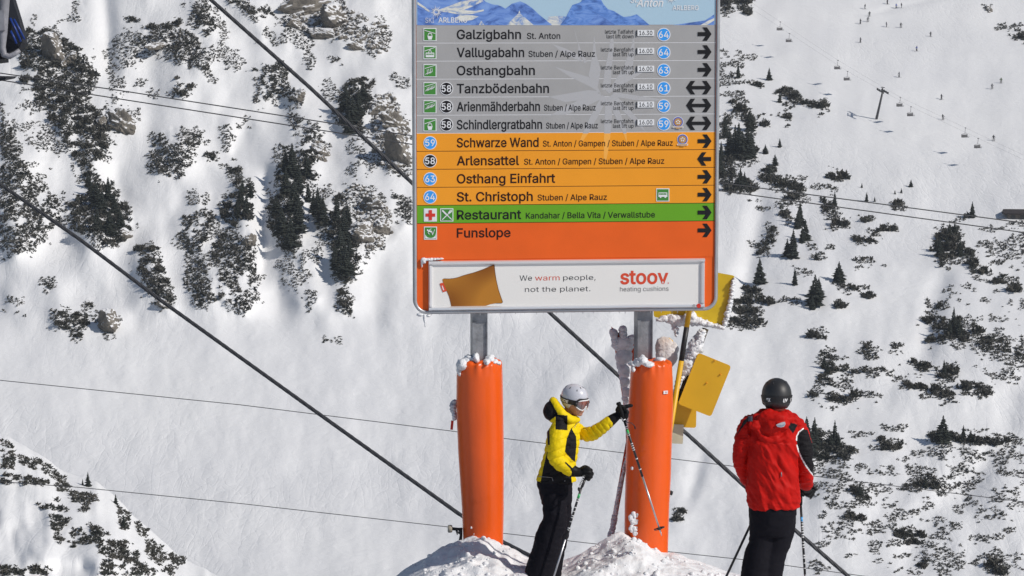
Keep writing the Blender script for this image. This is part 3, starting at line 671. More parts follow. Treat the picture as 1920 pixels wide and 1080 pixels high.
# tiny skiers
def tiny_person(seed):
    g = random.Random(seed); b_ = MB(); c_ = MB(); s_ = MB()
    lean = g.uniform(-.15, .15)
    b_.ell((lean, 0, 1.62), (.13, .13, .16), nu=8, nv=6)
    for q in (-1, 1): b_.tube([(q*.2, 0, .05), (q*.17, -.08, .5), (q*.1, 0, .95)], [.09, .1, .12], 6)
    c_.tube([(0, 0, .85), (lean*.5, 0, 1.15), (lean, 0, 1.45), (lean, 0, 1.5)], [.17, .2, .22, .1], 8)
    for q in (-1, 1): c_.tube([(lean+q*.22, 0, 1.4), (q*.36, -.1, 1.15), (q*.42, -.3, 1.05)], [.09, .08, .07], 6)
    for q in (-1, 1): s_.box((q*.2, -.1, .02), (.1, 1.7, .03)); s_.tube([(q*.42, -.3, 1.1), (q*.6, .1, .05)], .02, 4)
    return b_, c_, s_
JC = {n: mat('ski_clothes_'+n, c, .8) for n, c in {'black': (.03, .03, .035), 'blue': (.04, .08, .4), 'grey': (.15, .15, .17), 'red': (.35, .04, .04), 'dark green': (.08, .13, .05)}.items()}
for i, (x, y, c, l) in enumerate([(1622,17,'black','in the far piste at the top, leftmost near the frame top'), (1630,31,'black','just above a companion under the top edge'), (1627,41,'grey','directly below the upper companion near the top'),
    (1613,45,'black','left of the pair near the top edge'), (1662,51,'grey','alone between the pair and the two side by side'), (1689,52,'black','crouching right of the one in grey on the upper piste'),
    (1680,16,'blue','standing left of two together at the shaded drift'), (1690,15,'black','right one of two together at the shaded drift'), (1664,8,'black','highest of all, right at the top edge'), (1745,69,'black','alone on the open upper piste, right of centre'),
    (1719,96,'blue','alone below the others on the open piste'), (1877,156,'dark green','upper of two at the far right edge'), (1860,167,'grey','lower of two at the far right edge'), (1613,80,'grey','faint, alone left of the open piste'),
    (1686,145,'grey','alone above the pylon'), (1768,225,'black','beside the rope right of the pylon'), (1863,264,'black','tiny, right of the lowest chair'), (1765,187,'black','tiny, between the pylon and the right edge')]):
    p, D = TP(x, y); e = empty('person', p, 'tiny skier in '+c+' '+l, 'person', 'tiny skiers on the far piste', random.random()*6.28)
    b_, c_, s_ = tiny_person(i); b_.build('body', JC['black'], e); c_.build('jacket', JC[c], e); s_.build('skis', JC['grey'], e)

# ================================================================== CABLES
ROPE = bpy.data.materials.new('steel_rope'); ROPE.use_nodes = True
n_ = ROPE.node_tree; b_ = n_.nodes['Principled BSDF']; b_.inputs['Base Color'].default_value = (.075, .075, .08, 1); b_.inputs['Roughness'].default_value = .5; b_.inputs['Metallic'].default_value = .3
def cable(name, pts, rad, label, twist=False, ext=1.5):
    P = [W(*p) for p in pts]; P = [P[0]+(P[0]-P[1])*ext]+P+[P[-1]+(P[-1]-P[-2])*ext]
    m = MB()
    if not twist: m.tube(P, rad, 8)
    else:
        # resample, then six strands laid round each other
        Q = []
        for a, c in zip(P[:-1], P[1:]):
            n = max(2, int((c-a).length/.07)); Q += [a+(c-a)*(i/n) for i in range(n)]
        for st in range(6):
            R2 = []
            for i, q in enumerate(Q):
                t = (Q[min(i+1, len(Q)-1)]-Q[max(i-1, 0)]).normalized(); a = t.cross(Vector((0, 1, 0))).normalized(); b = t.cross(a); g = i*.55+st*math.pi/3
                R2.append(q+(a*math.cos(g)+b*math.sin(g))*rad*.62)
            m.tube(R2, rad*.42, 5)
    return tag(m.build(name, ROPE), label, 'cable')
cable('thick_cable', [(395,-1,35),(580,163,34.5),(775,345,34),(1035,590,33.4),(1155,700,33),(1290,815,32.8),(1400,915,32.5),(1590,1080,32)], .026, 'thick twisted steel cable running from the top left behind the sign to the lower right', True, .3)
cable('thick_cable', [(0,345,36),(150,449,35.5),(300,562,35),(580,763,34),(860,963,33),(945,1017,32.7),(1000,1045,32.5)], .026, 'thick twisted steel cable from the left edge down behind the left orange pad', True, .5)
cable('thin_cable', [(0,137,90),(240,172,90),(775,255,91),(1345,342,92),(1920,418,93)], .019, 'upper of the two thin dark parallel cables crossing high behind the sign')
cable('thin_cable', [(0,150,90),(240,188,90),(775,271,91),(1345,357,92),(1920,436,93)], .019, 'lower of the two thin dark parallel cables crossing high behind the sign')
cable('wire', [(0,713,60),(450,759,60),(845,808,60),(945,822,60),(1300,865,60),(1920,941,60)], .0085, 'thin grey wire crossing the whole picture behind the raised glove')
cable('wire', [(0,903,60),(150,914,60),(450,944,60),(840,988,60),(945,1000,60),(1100,1018,60),(1400,1050,60),(1560,1072,60)], .0085, 'lowest thin grey wire crossing behind the snow mounds')

# ================================================================== HANGING CABIN (upper left corner)
e = empty('cable_car_cabin', W(-60, 130, 38), 'dark rounded hanging cabin with blue stripes and grey frame, cut by the top left corner', 'cabin')
S = MB(); GLS = mat('dark_cabin_shell', (.012, .014, .02), .6, spec=.15); BLU = mat('blue_stripe', (.01, .04, .22), .4); BUMP = mat('grey_bumper', (.30, .30, .33), .5, var=.3, vscale=8, bump=.004, bscale=30)
C0 = W(0, 0, 38); k = 38/FOC
def cp(px, py, dd=0): return W(px, py, 38+dd)-e.location
prof = [(-260,-260),(10,-190),(22,-60),(30,0),(40,32),(51,70),(50,85),(44,97),(30,104),(0,112),(-120,118),(-260,118)]
ctr = Vector((-110, -60))
rings = []
for dd, s_ in ((-.75, .82), (-.6, .95), (-.3, 1), (.6, 1), (1.2, .96), (1.5, .8)):
    rings.append([cp(ctr.x+(p[0]-ctr.x)*s_, ctr.y+(p[1]-ctr.y)*s_, dd) for p in prof])
n = len(prof); vs = [q for r in rings for q in r]; fs = [(i*n+j, i*n+(j+1) % n, (i+1)*n+(j+1) % n, (i+1)*n+j) for i in range(len(rings)-1) for j in range(n)]
fs += [tuple(range(n))[::-1], tuple((len(rings)-1)*n+j for j in range(n))]
S.add(vs, fs, 0, False); S.build('shell', GLS, e)
for k_, (a, b) in enumerate((((20,58),(31,82)),((19,34),(39,78)),((26,36),(46,74)))):
    m = MB(); m.tube([cp(*a, -.86), cp((a[0]+b[0])/2+.5, (a[1]+b[1])/2-.5, -.87), cp(*b, -.86)], .016, 6); m.build('stripe', BLU, e)
m = MB(); m.tube([cp(8,-200,-.9), cp(8,0,-.9), cp(6,60,-.9), cp(4,88,-.9), cp(8,103,-.9), cp(18,106,-.9), cp(28,101,-.9), cp(37,94,-.88)], [.07,.075,.06,.05,.045,.04,.035,.03], 10); m.build('frame_tube', BUMP, e)
m = MB(); m.box(cp(1, 38, -.95), (.12, .1, .28)); m.build('bracket', BUMP, e)
m = MB(); m.box(cp(-60, 112, -.2), (.98, .9, .1)); m.prism([(-120, 0), (12, -3), (8, -7), (0, -9), (-120, -9)], cp(0, 143, -.5), Vector((.0076, 0, 0)), Vector((0, 0, .0076)), Vector((0, 1, 0)), 0, .8); m.build('foot_step', GLS, e)
m = MB(); m.tube([cp(-110, -260, .3), cp(-110, -600, .3), cp(-100, -760, .3)], .06, 8); m.build('hanger', BUMP, e)

# ================================================================== LETTERING
# letter outlines: character code: (advance, [outline x, y, x, y ...]) in thousandths of an em
GLYPH_OUTLINES = {
32: (188, []),
44: (188, [[38,-119,68,71,137,71,84,-119]]),
46: (188, [[95,-4,78,-1,63,9,53,24,50,41,53,59,63,73,78,83,95,87,113,83,128,73,138,59,141,41,138,24,128,9,113,-1]]),
47: (249, [[235,533,71,-76,14,-76,178,533]]),
48: (453, [[227,-7,191,-3,158,7,130,24,105,48,85,77,69,113,57,155,50,202,48,254,50,306,57,353,69,395,85,431,106,461,130,484,159,502,191,512,227,516,262,512,295,502,323,484,348,461,368,431,384,395,396,353,403,306,405,254,403,202,396,155,384,113,368,77,348,48,323,24,295,7,263,-3],[227,50,261,56,290,74,306,92,320,116,330,144,338,176,342,213,344,254,342,295,338,332,330,365,320,393,306,416,290,435,261,453,227,460,192,453,163,435,147,416,134,393,123,365,115,332,111,295,109,254,111,213,115,176,123,144,134,116,147,92,163,74,192,56]]),
49: (453, [[76,0,76,55,391,55,391,0],[276,509,276,0,212,0,212,448,209,448,86,358,86,427,198,509]]),
50: (453, [[64,0,64,47,234,229,282,282,299,305,311,327,318,348,320,371,317,397,308,419,293,436,273,449,250,457,224,460,196,457,172,447,153,433,139,413,130,390,127,362,66,362,68,391,75,418,86,442,111,473,143,496,168,507,196,513,225,516,254,513,281,507,306,497,337,474,361,445,376,411,381,372,378,345,371,318,357,290,336,259,267,180,153,60,153,57,389,57,389,0]]),
51: (453, [[218,-7,188,-5,159,1,133,10,98,30,70,57,52,91,44,132,109,132,115,107,126,87,144,71,165,59,191,52,219,50,248,53,275,61,297,74,315,93,325,116,329,145,326,172,316,196,299,217,275,234,242,244,201,248,157,248,157,299,288,448,288,452,70,452,70,509,372,509,372,461,211,278,211,289,247,290,279,286,308,276,333,262,354,244,371,222,383,198,391,173,393,145,390,116,383,90,370,66,354,45,333,27,309,12,281,2,251,-5]]),
52: (453, [[40,105,40,158,247,509,311,509,109,166,109,163,413,163,413,105],[282,0,282,121,282,146,282,318,343,318,343,0]]),
53: (453, [[221,-7,192,-5,165,1,140,11,108,32,83,60,66,93,60,130,122,130,127,108,138,89,154,73,173,60,196,52,221,50,250,53,276,64,298,82,314,104,324,131,328,162,324,193,314,221,297,244,275,262,248,273,218,277,192,275,167,268,145,258,128,246,67,253,96,509,366,509,366,452,151,452,134,301,136,301,155,315,178,325,203,331,229,334,263,330,294,321,321,306,345,285,364,260,379,231,388,199,391,163,388,132,381,102,369,76,352,52,332,32,309,15,282,3,253,-4]]),
54: (453, [[226,-7,196,-4,168,3,142,15,119,31,100,51,84,74,73,101,66,130,64,162,68,199,80,239,93,268,112,302,137,340,252,509,322,509,151,261,145,261,154,275,165,288,179,299,196,307,214,312,235,314,265,312,291,305,316,295,346,271,370,240,380,215,387,187,389,157,387,127,379,98,368,73,352,50,333,30,310,14,284,3,257,-4],[226,48,254,52,279,63,299,79,314,101,324,128,327,157,324,187,314,213,299,235,279,251,254,262,226,265,198,262,174,252,153,235,138,214,128,188,125,158,128,128,138,102,153,79,174,63,198,52]]),
55: (453, [[97,0,323,448,323,452,62,452,62,509,391,509,391,449,165,0]]),
56: (453, [[226,-7,193,-5,163,1,136,11,101,33,74,62,57,96,52,135,55,166,65,195,81,220,101,241,125,256,153,265,153,267,119,282,93,308,76,342,70,380,75,417,90,450,114,477,146,498,170,508,197,514,226,516,255,514,282,508,306,498,337,477,361,450,377,417,382,380,376,342,359,308,333,282,300,267,300,265,327,256,351,241,372,220,387,195,397,166,401,135,395,96,378,62,352,33,317,11,289,1,259,-5],[226,49,258,52,285,60,307,74,323,91,333,113,337,139,333,165,322,189,305,208,283,223,256,232,226,235,196,232,169,223,147,208,130,189,119,165,115,139,119,113,129,91,145,74,167,60,195,52],[226,290,252,292,274,300,293,313,307,330,316,351,319,376,316,399,308,420,294,437,275,449,252,457,226,460,200,457,177,449,159,437,145,420,136,399,133,376,136,351,145,330,159,313,178,300,201,292]]),
57: (453, [[226,516,256,513,285,506,310,494,333,478,352,458,368,434,380,408,387,378,389,347,385,309,373,270,359,240,340,207,315,168,200,0,130,0,301,248,307,248,299,234,287,221,273,210,257,202,238,196,218,195,188,197,161,203,137,214,106,237,83,269,72,294,66,321,64,352,66,382,73,411,85,436,101,459,120,479,143,494,168,506,196,513],[226,460,199,457,174,446,154,429,138,407,129,381,125,352,129,322,138,295,154,274,174,257,199,247,226,243,254,247,279,257,299,273,314,295,324,321,327,350,324,381,314,407,299,429,279,446,254,457]]),
65: (480, [[16,0,201,509,276,509,463,0,395,0,287,302,264,372,232,478,245,478,213,371,191,302,85,0],[110,142,110,199,370,199,370,142]]),
66: (456, [[60,0,60,509,241,509,274,507,304,501,329,491,359,469,381,442,394,410,398,374,395,344,387,320,373,301,356,286,336,275,315,267,315,262,339,257,363,245,385,227,402,203,414,173,418,136,413,100,400,67,377,39,344,18,317,8,284,2,247,0],[125,57,245,57,281,60,309,67,330,80,349,105,355,137,352,161,342,184,327,203,306,218,279,228,248,231,125,231],[125,285,238,285,265,288,288,296,308,309,323,326,333,348,336,372,330,403,313,429,283,446,240,452,125,452]]),
67: (510, [[267,-7,225,-3,186,7,150,25,119,49,92,79,70,115,53,157,44,203,40,254,44,305,53,352,70,393,92,429,119,459,150,484,186,501,225,512,267,516,305,513,340,504,373,490,402,471,427,447,448,418,463,385,473,348,408,348,401,373,389,395,375,413,357,428,337,440,315,449,292,454,267,456,237,453,209,445,184,432,161,414,141,391,125,364,113,332,106,295,103,254,106,213,113,177,125,145,141,117,161,94,184,76,210,63,237,56,267,53,292,55,315,60,337,69,357,81,375,96,389,114,401,136,408,160,473,160,463,124,448,91,428,62,402,38,373,19,341,5,305,-4]]),
69: (419, [[60,0,60,509,372,509,372,452,125,452,125,286,355,286,355,229,125,229,125,57,375,57,375,0]]),
70: (410, [[60,0,60,509,369,509,369,452,125,452,125,278,346,278,346,221,125,221,125,0]]),
71: (520, [[269,-7,225,-3,185,7,149,25,118,49,91,79,69,116,53,157,43,203,40,254,43,305,53,352,69,393,91,429,117,459,149,484,184,501,223,512,265,516,304,513,340,504,374,489,403,469,429,445,449,416,465,384,474,349,408,349,399,372,387,393,373,411,356,427,337,439,315,448,291,454,265,456,236,453,209,445,183,432,160,414,141,392,125,364,113,332,106,295,103,254,106,213,113,177,125,145,141,117,161,95,184,76,210,63,238,56,269,53,309,57,345,71,374,93,396,123,407,147,413,173,415,202,434,199,283,199,283,256,478,256,478,200,475,160,466,124,451,91,431,62,406,38,377,19,344,5,308,-4]]),
73: (300, [[31,0,31,57,118,57,118,452,31,452,31,509,269,509,269,452,183,452,183,57,269,57,269,0]]),
75: (467, [[104,145,104,216,139,261,174,303,212,344,364,509,448,509,231,276,228,276],[60,0,60,509,125,509,125,334,124,225,125,193,125,0],[372,0,188,259,228,309,449,0]]),
76: (393, [[60,0,60,509,125,509,125,57,361,57,361,0]]),
79: (533, [[267,-7,225,-3,186,7,150,25,119,49,92,79,70,115,53,157,44,203,40,254,44,305,53,352,70,393,92,429,119,459,150,484,186,501,225,512,267,516,309,512,348,501,384,484,415,459,442,429,464,393,480,352,490,305,493,254,490,203,480,157,464,115,442,79,415,49,384,25,348,7,309,-3],[267,53,296,55,324,63,349,76,372,94,392,116,408,144,420,176,428,213,430,254,428,295,420,332,408,365,392,392,372,415,349,433,324,446,296,453,267,456,237,453,210,445,184,433,161,415,142,392,125,364,113,332,106,295,103,254,106,213,113,176,125,144,142,117,161,94,184,76,210,63,237,55]]),
80: (445, [[60,0,60,509,235,509,272,506,305,499,332,487,356,471,375,452,390,430,400,404,407,377,409,348,407,318,400,291,390,265,375,243,356,223,332,207,305,195,272,188,235,186,109,186,109,242,233,242,269,246,297,256,318,272,333,294,342,319,344,348,342,376,333,402,318,423,297,439,268,449,232,452,125,452,125,0]]),
82: (449, [[60,0,60,509,236,509,273,506,305,500,333,489,367,465,390,433,401,408,407,381,409,352,407,323,401,296,390,271,367,240,333,217,305,206,273,200,236,198,96,198,96,255,234,255,269,258,298,267,319,281,334,300,342,324,345,352,342,380,334,405,319,425,298,440,269,449,233,452,125,452,125,0],[353,0,230,229,303,229,428,0]]),
83: (447, [[224,-9,188,-7,156,-1,128,9,102,23,81,40,64,60,51,83,42,109,38,137,104,137,110,110,123,88,142,71,166,59,194,52,224,49,257,52,286,60,311,74,329,92,341,114,346,139,342,161,332,179,316,193,296,205,245,222,184,239,145,253,112,269,86,289,67,313,56,341,52,372,58,413,75,448,92,468,113,484,138,498,165,508,195,514,227,516,259,514,289,508,316,498,351,476,377,449,394,415,401,378,337,378,326,412,302,437,280,449,254,456,225,459,194,456,167,448,145,435,129,418,118,398,115,376,119,352,131,334,148,319,169,308,212,293,264,279,312,264,336,252,359,238,379,220,395,198,405,171,408,139,403,99,386,64,370,43,349,25,323,11,294,0,261,-7]]),
84: (449, [[32,452,32,509,417,509,417,452,257,452,257,0,193,0,193,452]]),
85: (517, [[259,-8,220,-6,186,2,154,15,126,33,103,55,85,80,71,108,63,140,60,173,60,509,124,509,124,178,128,144,141,113,160,87,187,68,220,56,259,52,298,56,331,68,357,87,377,113,389,144,393,178,393,509,457,509,457,173,454,140,446,108,433,80,414,55,391,33,363,15,332,2,297,-6]]),
86: (480, [[204,0,16,509,84,509,192,206,215,137,248,31,235,31,267,138,290,206,395,509,463,509,278,0]]),
87: (686, [[155,0,16,509,82,509,163,196,175,145,187,94,197,40,189,40,200,94,211,145,224,196,306,509,380,509,462,196,474,145,486,94,497,40,488,40,499,94,510,145,523,196,603,509,670,509,530,0,455,0,368,323,351,391,336,475,350,475,335,395,318,323,230,0]]),
88: (474, [[18,0,217,284,217,236,29,509,104,509,178,400,204,361,223,329,243,292,232,292,252,329,272,361,298,400,374,509,446,509,259,239,259,287,456,0,382,0,292,129,268,165,250,195,230,231,244,231,225,196,206,166,182,129,91,0]]),
97: (389, [[160,-9,126,-5,94,5,68,22,48,45,35,73,30,108,34,138,43,161,58,179,78,193,100,203,125,211,178,220,234,227,252,230,265,235,273,243,276,255,276,257,273,279,267,297,256,311,240,322,220,329,196,331,171,329,149,322,132,313,118,301,107,288,100,274,41,291,57,322,79,346,104,364,133,375,163,382,194,384,239,379,263,372,286,360,306,343,322,320,333,290,337,251,337,0,277,0,277,52,272,52,252,25,236,12,215,1,190,-6],[170,45,202,49,228,59,248,74,263,93,272,115,276,138,276,190,259,182,231,176,200,171,175,168,134,159,117,150,103,139,95,124,92,105,94,87,102,72,114,61,130,52,149,47]]),
98: (424, [[229,-8,198,-5,172,4,153,17,138,31,118,59,112,59,112,0,53,0,53,509,114,509,114,319,118,319,137,346,152,360,171,373,197,381,229,384,259,382,287,374,313,361,335,342,354,320,370,293,381,261,388,227,390,189,388,151,381,116,370,84,355,57,336,34,313,16,288,3,260,-6],[220,47,253,51,279,66,301,88,316,117,325,151,328,189,325,227,316,261,301,290,280,311,253,325,220,330,188,325,161,312,140,291,125,263,116,229,113,189,116,150,125,115,140,86,162,65,188,51]]),
99: (396, [[207,-8,174,-5,144,3,117,16,93,35,72,58,56,85,44,116,37,150,34,187,37,225,44,260,56,291,72,318,93,341,117,360,144,374,174,382,207,384,234,383,260,377,284,368,305,356,324,341,340,322,353,301,362,277,303,262,290,289,270,311,242,325,207,330,173,325,145,310,124,287,108,258,99,224,96,187,99,151,108,117,124,89,145,66,173,51,207,46,243,52,271,66,292,89,304,117,363,102,354,78,341,56,325,37,306,21,285,9,261,-1,235,-6]]),
100: (424, [[195,-8,165,-6,137,3,111,16,89,34,70,57,55,84,43,116,36,151,34,189,36,227,43,261,55,293,70,320,89,342,112,361,137,374,165,382,196,384,228,381,253,373,272,360,287,346,306,319,311,319,311,509,372,509,372,0,313,0,313,59,307,59,287,31,272,17,252,4,227,-5],[205,47,236,51,263,65,284,86,299,115,309,150,312,189,309,229,300,263,284,291,263,312,237,325,205,330,172,325,145,311,124,290,108,261,99,227,96,189,99,151,109,117,124,88,145,66,172,51]]),
101: (404, [[212,-8,177,-5,145,3,117,16,92,35,72,58,56,85,44,116,37,150,34,187,36,224,44,258,55,290,71,317,91,340,115,359,142,373,172,382,205,384,236,382,266,374,294,361,319,341,341,315,357,282,365,256,370,227,371,194,371,169,75,169,75,221,338,221,310,202,307,237,298,269,283,294,263,314,237,326,205,330,173,326,146,313,125,294,109,270,99,241,96,211,96,178,100,139,110,106,128,80,151,61,179,50,212,46,234,48,254,53,271,61,285,73,297,88,306,105,365,91,353,63,335,39,311,19,283,4,249,-5]]),
102: (254, [[228,379,228,327,6,327,6,379],[81,0,81,432,84,461,96,486,113,505,135,519,161,527,187,530,222,527,243,521,227,468,215,472,195,474,171,470,154,460,145,443,142,419,142,0]]),
103: (425, [[207,-151,168,-148,134,-140,105,-127,82,-110,64,-91,51,-69,101,-41,122,-66,136,-78,154,-88,178,-95,207,-97,249,-92,282,-75,304,-47,311,-6,311,68,306,68,287,41,272,28,252,16,227,8,195,5,165,7,138,14,113,27,90,43,71,65,55,90,43,120,36,154,34,191,36,229,43,263,55,293,71,320,90,342,112,361,138,374,166,382,196,384,228,382,253,373,273,360,288,346,308,319,313,319,313,379,372,379,372,-9,370,-40,363,-67,350,-90,324,-117,291,-136,265,-144,237,-149],[205,59,237,63,264,75,285,95,300,121,309,154,312,193,309,231,300,264,285,291,264,312,237,325,205,330,172,325,145,312,124,290,109,262,99,229,96,193,99,155,109,123,124,96,145,76,172,63]]),
104: (410, [[114,227,114,0,53,0,53,509,114,509,114,287,102,287,116,319,132,344,152,362,187,379,227,384,264,380,295,369,321,349,341,321,350,298,355,271,357,240,357,0,296,0,296,235,290,275,273,304,246,323,210,329,184,326,161,317,141,303,126,283,117,257]]),
105: (167, [[53,0,53,379,114,379,114,0],[84,443,67,446,54,455,44,468,41,483,44,499,54,512,67,521,84,524,100,521,114,512,123,499,126,483,123,468,114,455,100,446]]),
108: (189, [[139,-2,101,3,74,20,58,47,53,84,53,509,114,509,114,99,115,77,120,62,130,54,146,52,160,53,170,54,181,3,162,-1]]),
109: (610, [[53,0,53,379,112,379,112,295,108,295,118,323,132,346,151,363,172,376,195,384,219,386,257,380,287,361,309,331,321,295,312,295,322,321,337,343,357,361,381,375,407,383,437,386,468,383,497,372,522,354,541,328,553,296,557,255,557,0,496,0,496,254,490,289,473,313,447,326,419,330,395,328,374,320,358,307,345,290,338,270,335,247,335,0,274,0,274,260,269,288,253,311,229,326,199,330,178,328,158,320,140,307,126,289,117,266,114,238,114,0]]),
110: (410, [[114,227,114,0,53,0,53,379,112,379,112,287,102,287,116,319,132,344,152,362,187,379,227,384,264,380,295,369,321,349,341,321,350,298,355,271,357,240,357,0,296,0,296,235,290,275,273,304,246,323,210,329,184,326,161,317,141,303,126,283,117,257]]),
111: (415, [[207,-8,174,-5,144,3,117,16,93,35,72,58,56,85,44,116,37,150,34,187,37,225,44,260,56,291,72,318,93,341,117,360,144,374,174,382,207,384,241,382,271,374,299,360,323,341,343,318,359,291,371,260,379,225,381,187,379,150,371,116,359,85,343,58,323,35,299,16,271,3,241,-5],[207,46,242,51,270,66,292,89,307,117,316,151,319,187,316,224,307,258,292,287,270,310,242,325,207,330,173,325,145,310,124,287,108,258,99,224,96,187,99,151,108,117,124,89,145,66,173,51]]),
112: (424, [[53,-143,53,379,112,379,112,319,118,319,137,346,152,360,171,373,197,381,229,384,259,382,287,374,313,361,335,342,354,320,370,293,381,261,388,227,390,189,388,151,381,116,370,84,355,57,336,34,313,16,288,3,260,-6,229,-8,198,-5,173,4,153,17,138,31,118,59,114,59,114,-143],[220,47,253,51,279,66,301,88,316,117,325,151,328,189,325,227,316,261,301,290,280,311,253,325,220,330,188,325,161,312,140,291,125,263,116,229,113,189,116,150,125,115,140,86,162,65,188,51]]),
114: (259, [[53,0,53,379,112,379,112,321,115,321,130,347,152,367,181,380,213,385,229,384,243,384,243,322,230,324,207,326,182,323,159,315,140,301,126,284,117,262,114,237,114,0]]),
115: (365, [[182,-8,145,-5,112,3,84,18,62,38,45,63,36,94,94,107,105,79,124,60,150,49,181,45,217,50,244,62,262,81,268,103,265,121,254,136,237,147,212,155,149,170,118,180,92,192,72,208,53,237,47,274,51,305,65,332,87,354,115,370,149,381,187,384,223,381,254,372,279,358,299,339,314,316,324,290,268,277,258,298,243,316,219,328,187,333,156,329,131,317,114,299,109,277,112,258,124,243,144,232,172,223,229,209,261,200,287,187,306,171,325,142,331,107,326,75,312,47,290,24,260,6,223,-5]]),
116: (227, [[204,379,204,327,6,327,6,379],[65,471,126,471,126,98,128,76,136,61,150,53,170,50,185,51,202,54,213,2,192,-3,168,-4,138,-1,113,7,92,21,72,52,65,93]]),
117: (410, [[182,-5,146,-1,115,11,89,31,69,59,60,82,54,109,53,139,53,379,114,379,114,144,119,105,137,75,164,56,200,50,226,53,249,62,268,77,283,97,293,122,296,153,296,379,357,379,357,0,298,0,298,92,307,92,294,60,277,35,257,17,222,0]]),
118: (389, [[163,0,17,379,84,379,165,155,187,87,206,21,184,21,203,87,224,155,305,379,371,379,226,0]]),
119: (567, [[138,0,23,379,87,379,133,214,154,137,175,41,165,41,186,135,206,214,252,379,316,379,362,214,382,136,402,41,391,41,413,135,434,214,480,379,545,379,429,0,368,0,319,172,305,225,291,280,277,338,291,338,277,280,263,225,248,172,199,0]]),
120: (379, [[21,0,171,218,171,171,29,379,100,379,147,306,179,253,207,206,175,206,202,253,233,306,282,379,352,379,209,169,209,214,358,0,287,0,231,85,200,136,173,182,205,182,178,136,148,85,91,0]]),
122: (380, [[42,0,42,46,254,320,254,323,48,323,48,379,333,379,333,331,126,60,126,56,339,56,339,0]]),
228: (389, [[160,-9,126,-5,94,5,68,22,48,45,35,73,30,108,34,138,43,161,58,179,78,193,100,203,125,211,178,220,234,227,252,230,265,235,273,243,276,255,276,257,273,279,267,297,256,311,240,322,220,329,196,331,171,329,149,322,132,313,118,301,107,288,100,274,41,291,57,322,79,346,104,364,133,375,163,382,194,384,239,379,263,372,286,360,306,343,322,320,333,290,337,251,337,0,277,0,277,52,272,52,252,25,236,12,215,1,190,-6],[170,45,202,49,228,59,248,74,263,93,272,115,276,138,276,190,259,182,231,176,200,171,175,168,134,159,117,150,103,139,95,124,92,105,94,87,102,72,114,61,130,52,149,47],[261,443,246,446,233,455,224,468,221,483,224,499,233,512,246,520,261,523,277,520,290,512,299,499,301,483,299,468,290,455,277,446],[117,443,102,446,89,455,80,468,77,483,80,499,89,512,102,520,117,523,133,520,146,512,155,499,158,483,155,468,146,455,133,446]]),
246: (415, [[207,-8,174,-5,144,3,117,16,93,35,72,58,56,85,44,116,37,150,34,187,37,225,44,260,56,291,72,318,93,341,117,360,144,374,174,382,207,384,241,382,271,374,299,360,323,341,343,318,359,291,371,260,379,225,381,187,379,150,371,116,359,85,343,58,323,35,299,16,271,3,241,-5],[207,46,242,51,270,66,292,89,307,117,316,151,319,187,316,224,307,258,292,287,270,310,242,325,207,330,173,325,145,310,124,287,108,258,99,224,96,187,99,151,108,117,124,89,145,66,173,51],[279,443,264,446,251,455,242,468,239,483,242,499,251,512,264,520,279,523,295,520,308,512,317,499,320,483,317,468,308,455,295,446],[136,443,120,446,107,455,98,468,95,483,98,499,107,512,120,520,136,523,151,520,164,512,173,499,176,483,173,468,164,455,151,446]]),
}
GLY = {chr(c): (a/1000, [[(p[k]/1000, p[k+1]/1000) for k in range(0, len(p), 2)] for p in pl]) for c, (a, pl) in GLYPH_OUTLINES.items()}
def text_pts(s, bold=0, shear=0, track=0):
    """flat triangulated lettering, em = 1: verts (x, y), faces, width"""
    def thicken(p):
        p = [b for a, b in zip([p[-1]]+p[:-1], p) if abs(a[0]-b[0])+abs(a[1]-b[1]) > .008]; q = []; n = len(p)
        for i in range(n):
            a, b, c = Vector(p[i-1]), Vector(p[i]), Vector(p[(i+1) % n]); d1 = (b-a).normalized(); d2 = (c-b).normalized()
            nn = Vector((-d1.y-d2.y, d1.x+d2.x)); L = nn.length
            if L < .3: nn = Vector((-d1.y, d1.x)); k = 1
            else: nn /= L; k = min(1.6, 2/L)
            q.append(tuple(b+nn*bold*k))
        return q
    V = []; F = []; x = 0
    for ch in s:
        a, pl = GLY[ch]; loops = [[Vector((x+px+shear*py, py, 0)) for px, py in (thicken(p) if bold else p)] for p in pl]
        # each outline lying inside another is its hole
        area = lambda L: sum(L[i-1].x*L[i].y-L[i].x*L[i-1].y for i in range(len(L)))/2
        big = sorted(loops, key=lambda L: -abs(area(L)))
        used = set(); tier = 0
        for i, L in enumerate(big):
            if i in used: continue
            grp = [L]; s0 = area(L) > 0; x0, x1 = min(q.x for q in L), max(q.x for q in L); y0, y1 = min(q.y for q in L), max(q.y for q in L)
            for j in range(i+1, len(big)):
                M = big[j]
                if j not in used and (area(M) > 0) != s0 and x0 <= M[0].x <= x1 and y0 <= M[0].y <= y1: grp.append(M); used.add(j)
            o = len(V); V += [(q.x, q.y, tier) for G in grp for q in G]; tier += 1
            for t in tessellate_polygon(grp):
                p, q, r = (V[o+k] for k in t)
                F.append(tuple(o+k for k in (t if (q[0]-p[0])*(r[1]-p[1])-(r[0]-p[0])*(q[1]-p[1]) > 0 else t[::-1])))
        x += a+track
    return V, F
CAP = max(q[1] for q in GLY['E'][1][0]); XH = max(q[1] for q in GLY['v'][1][0])

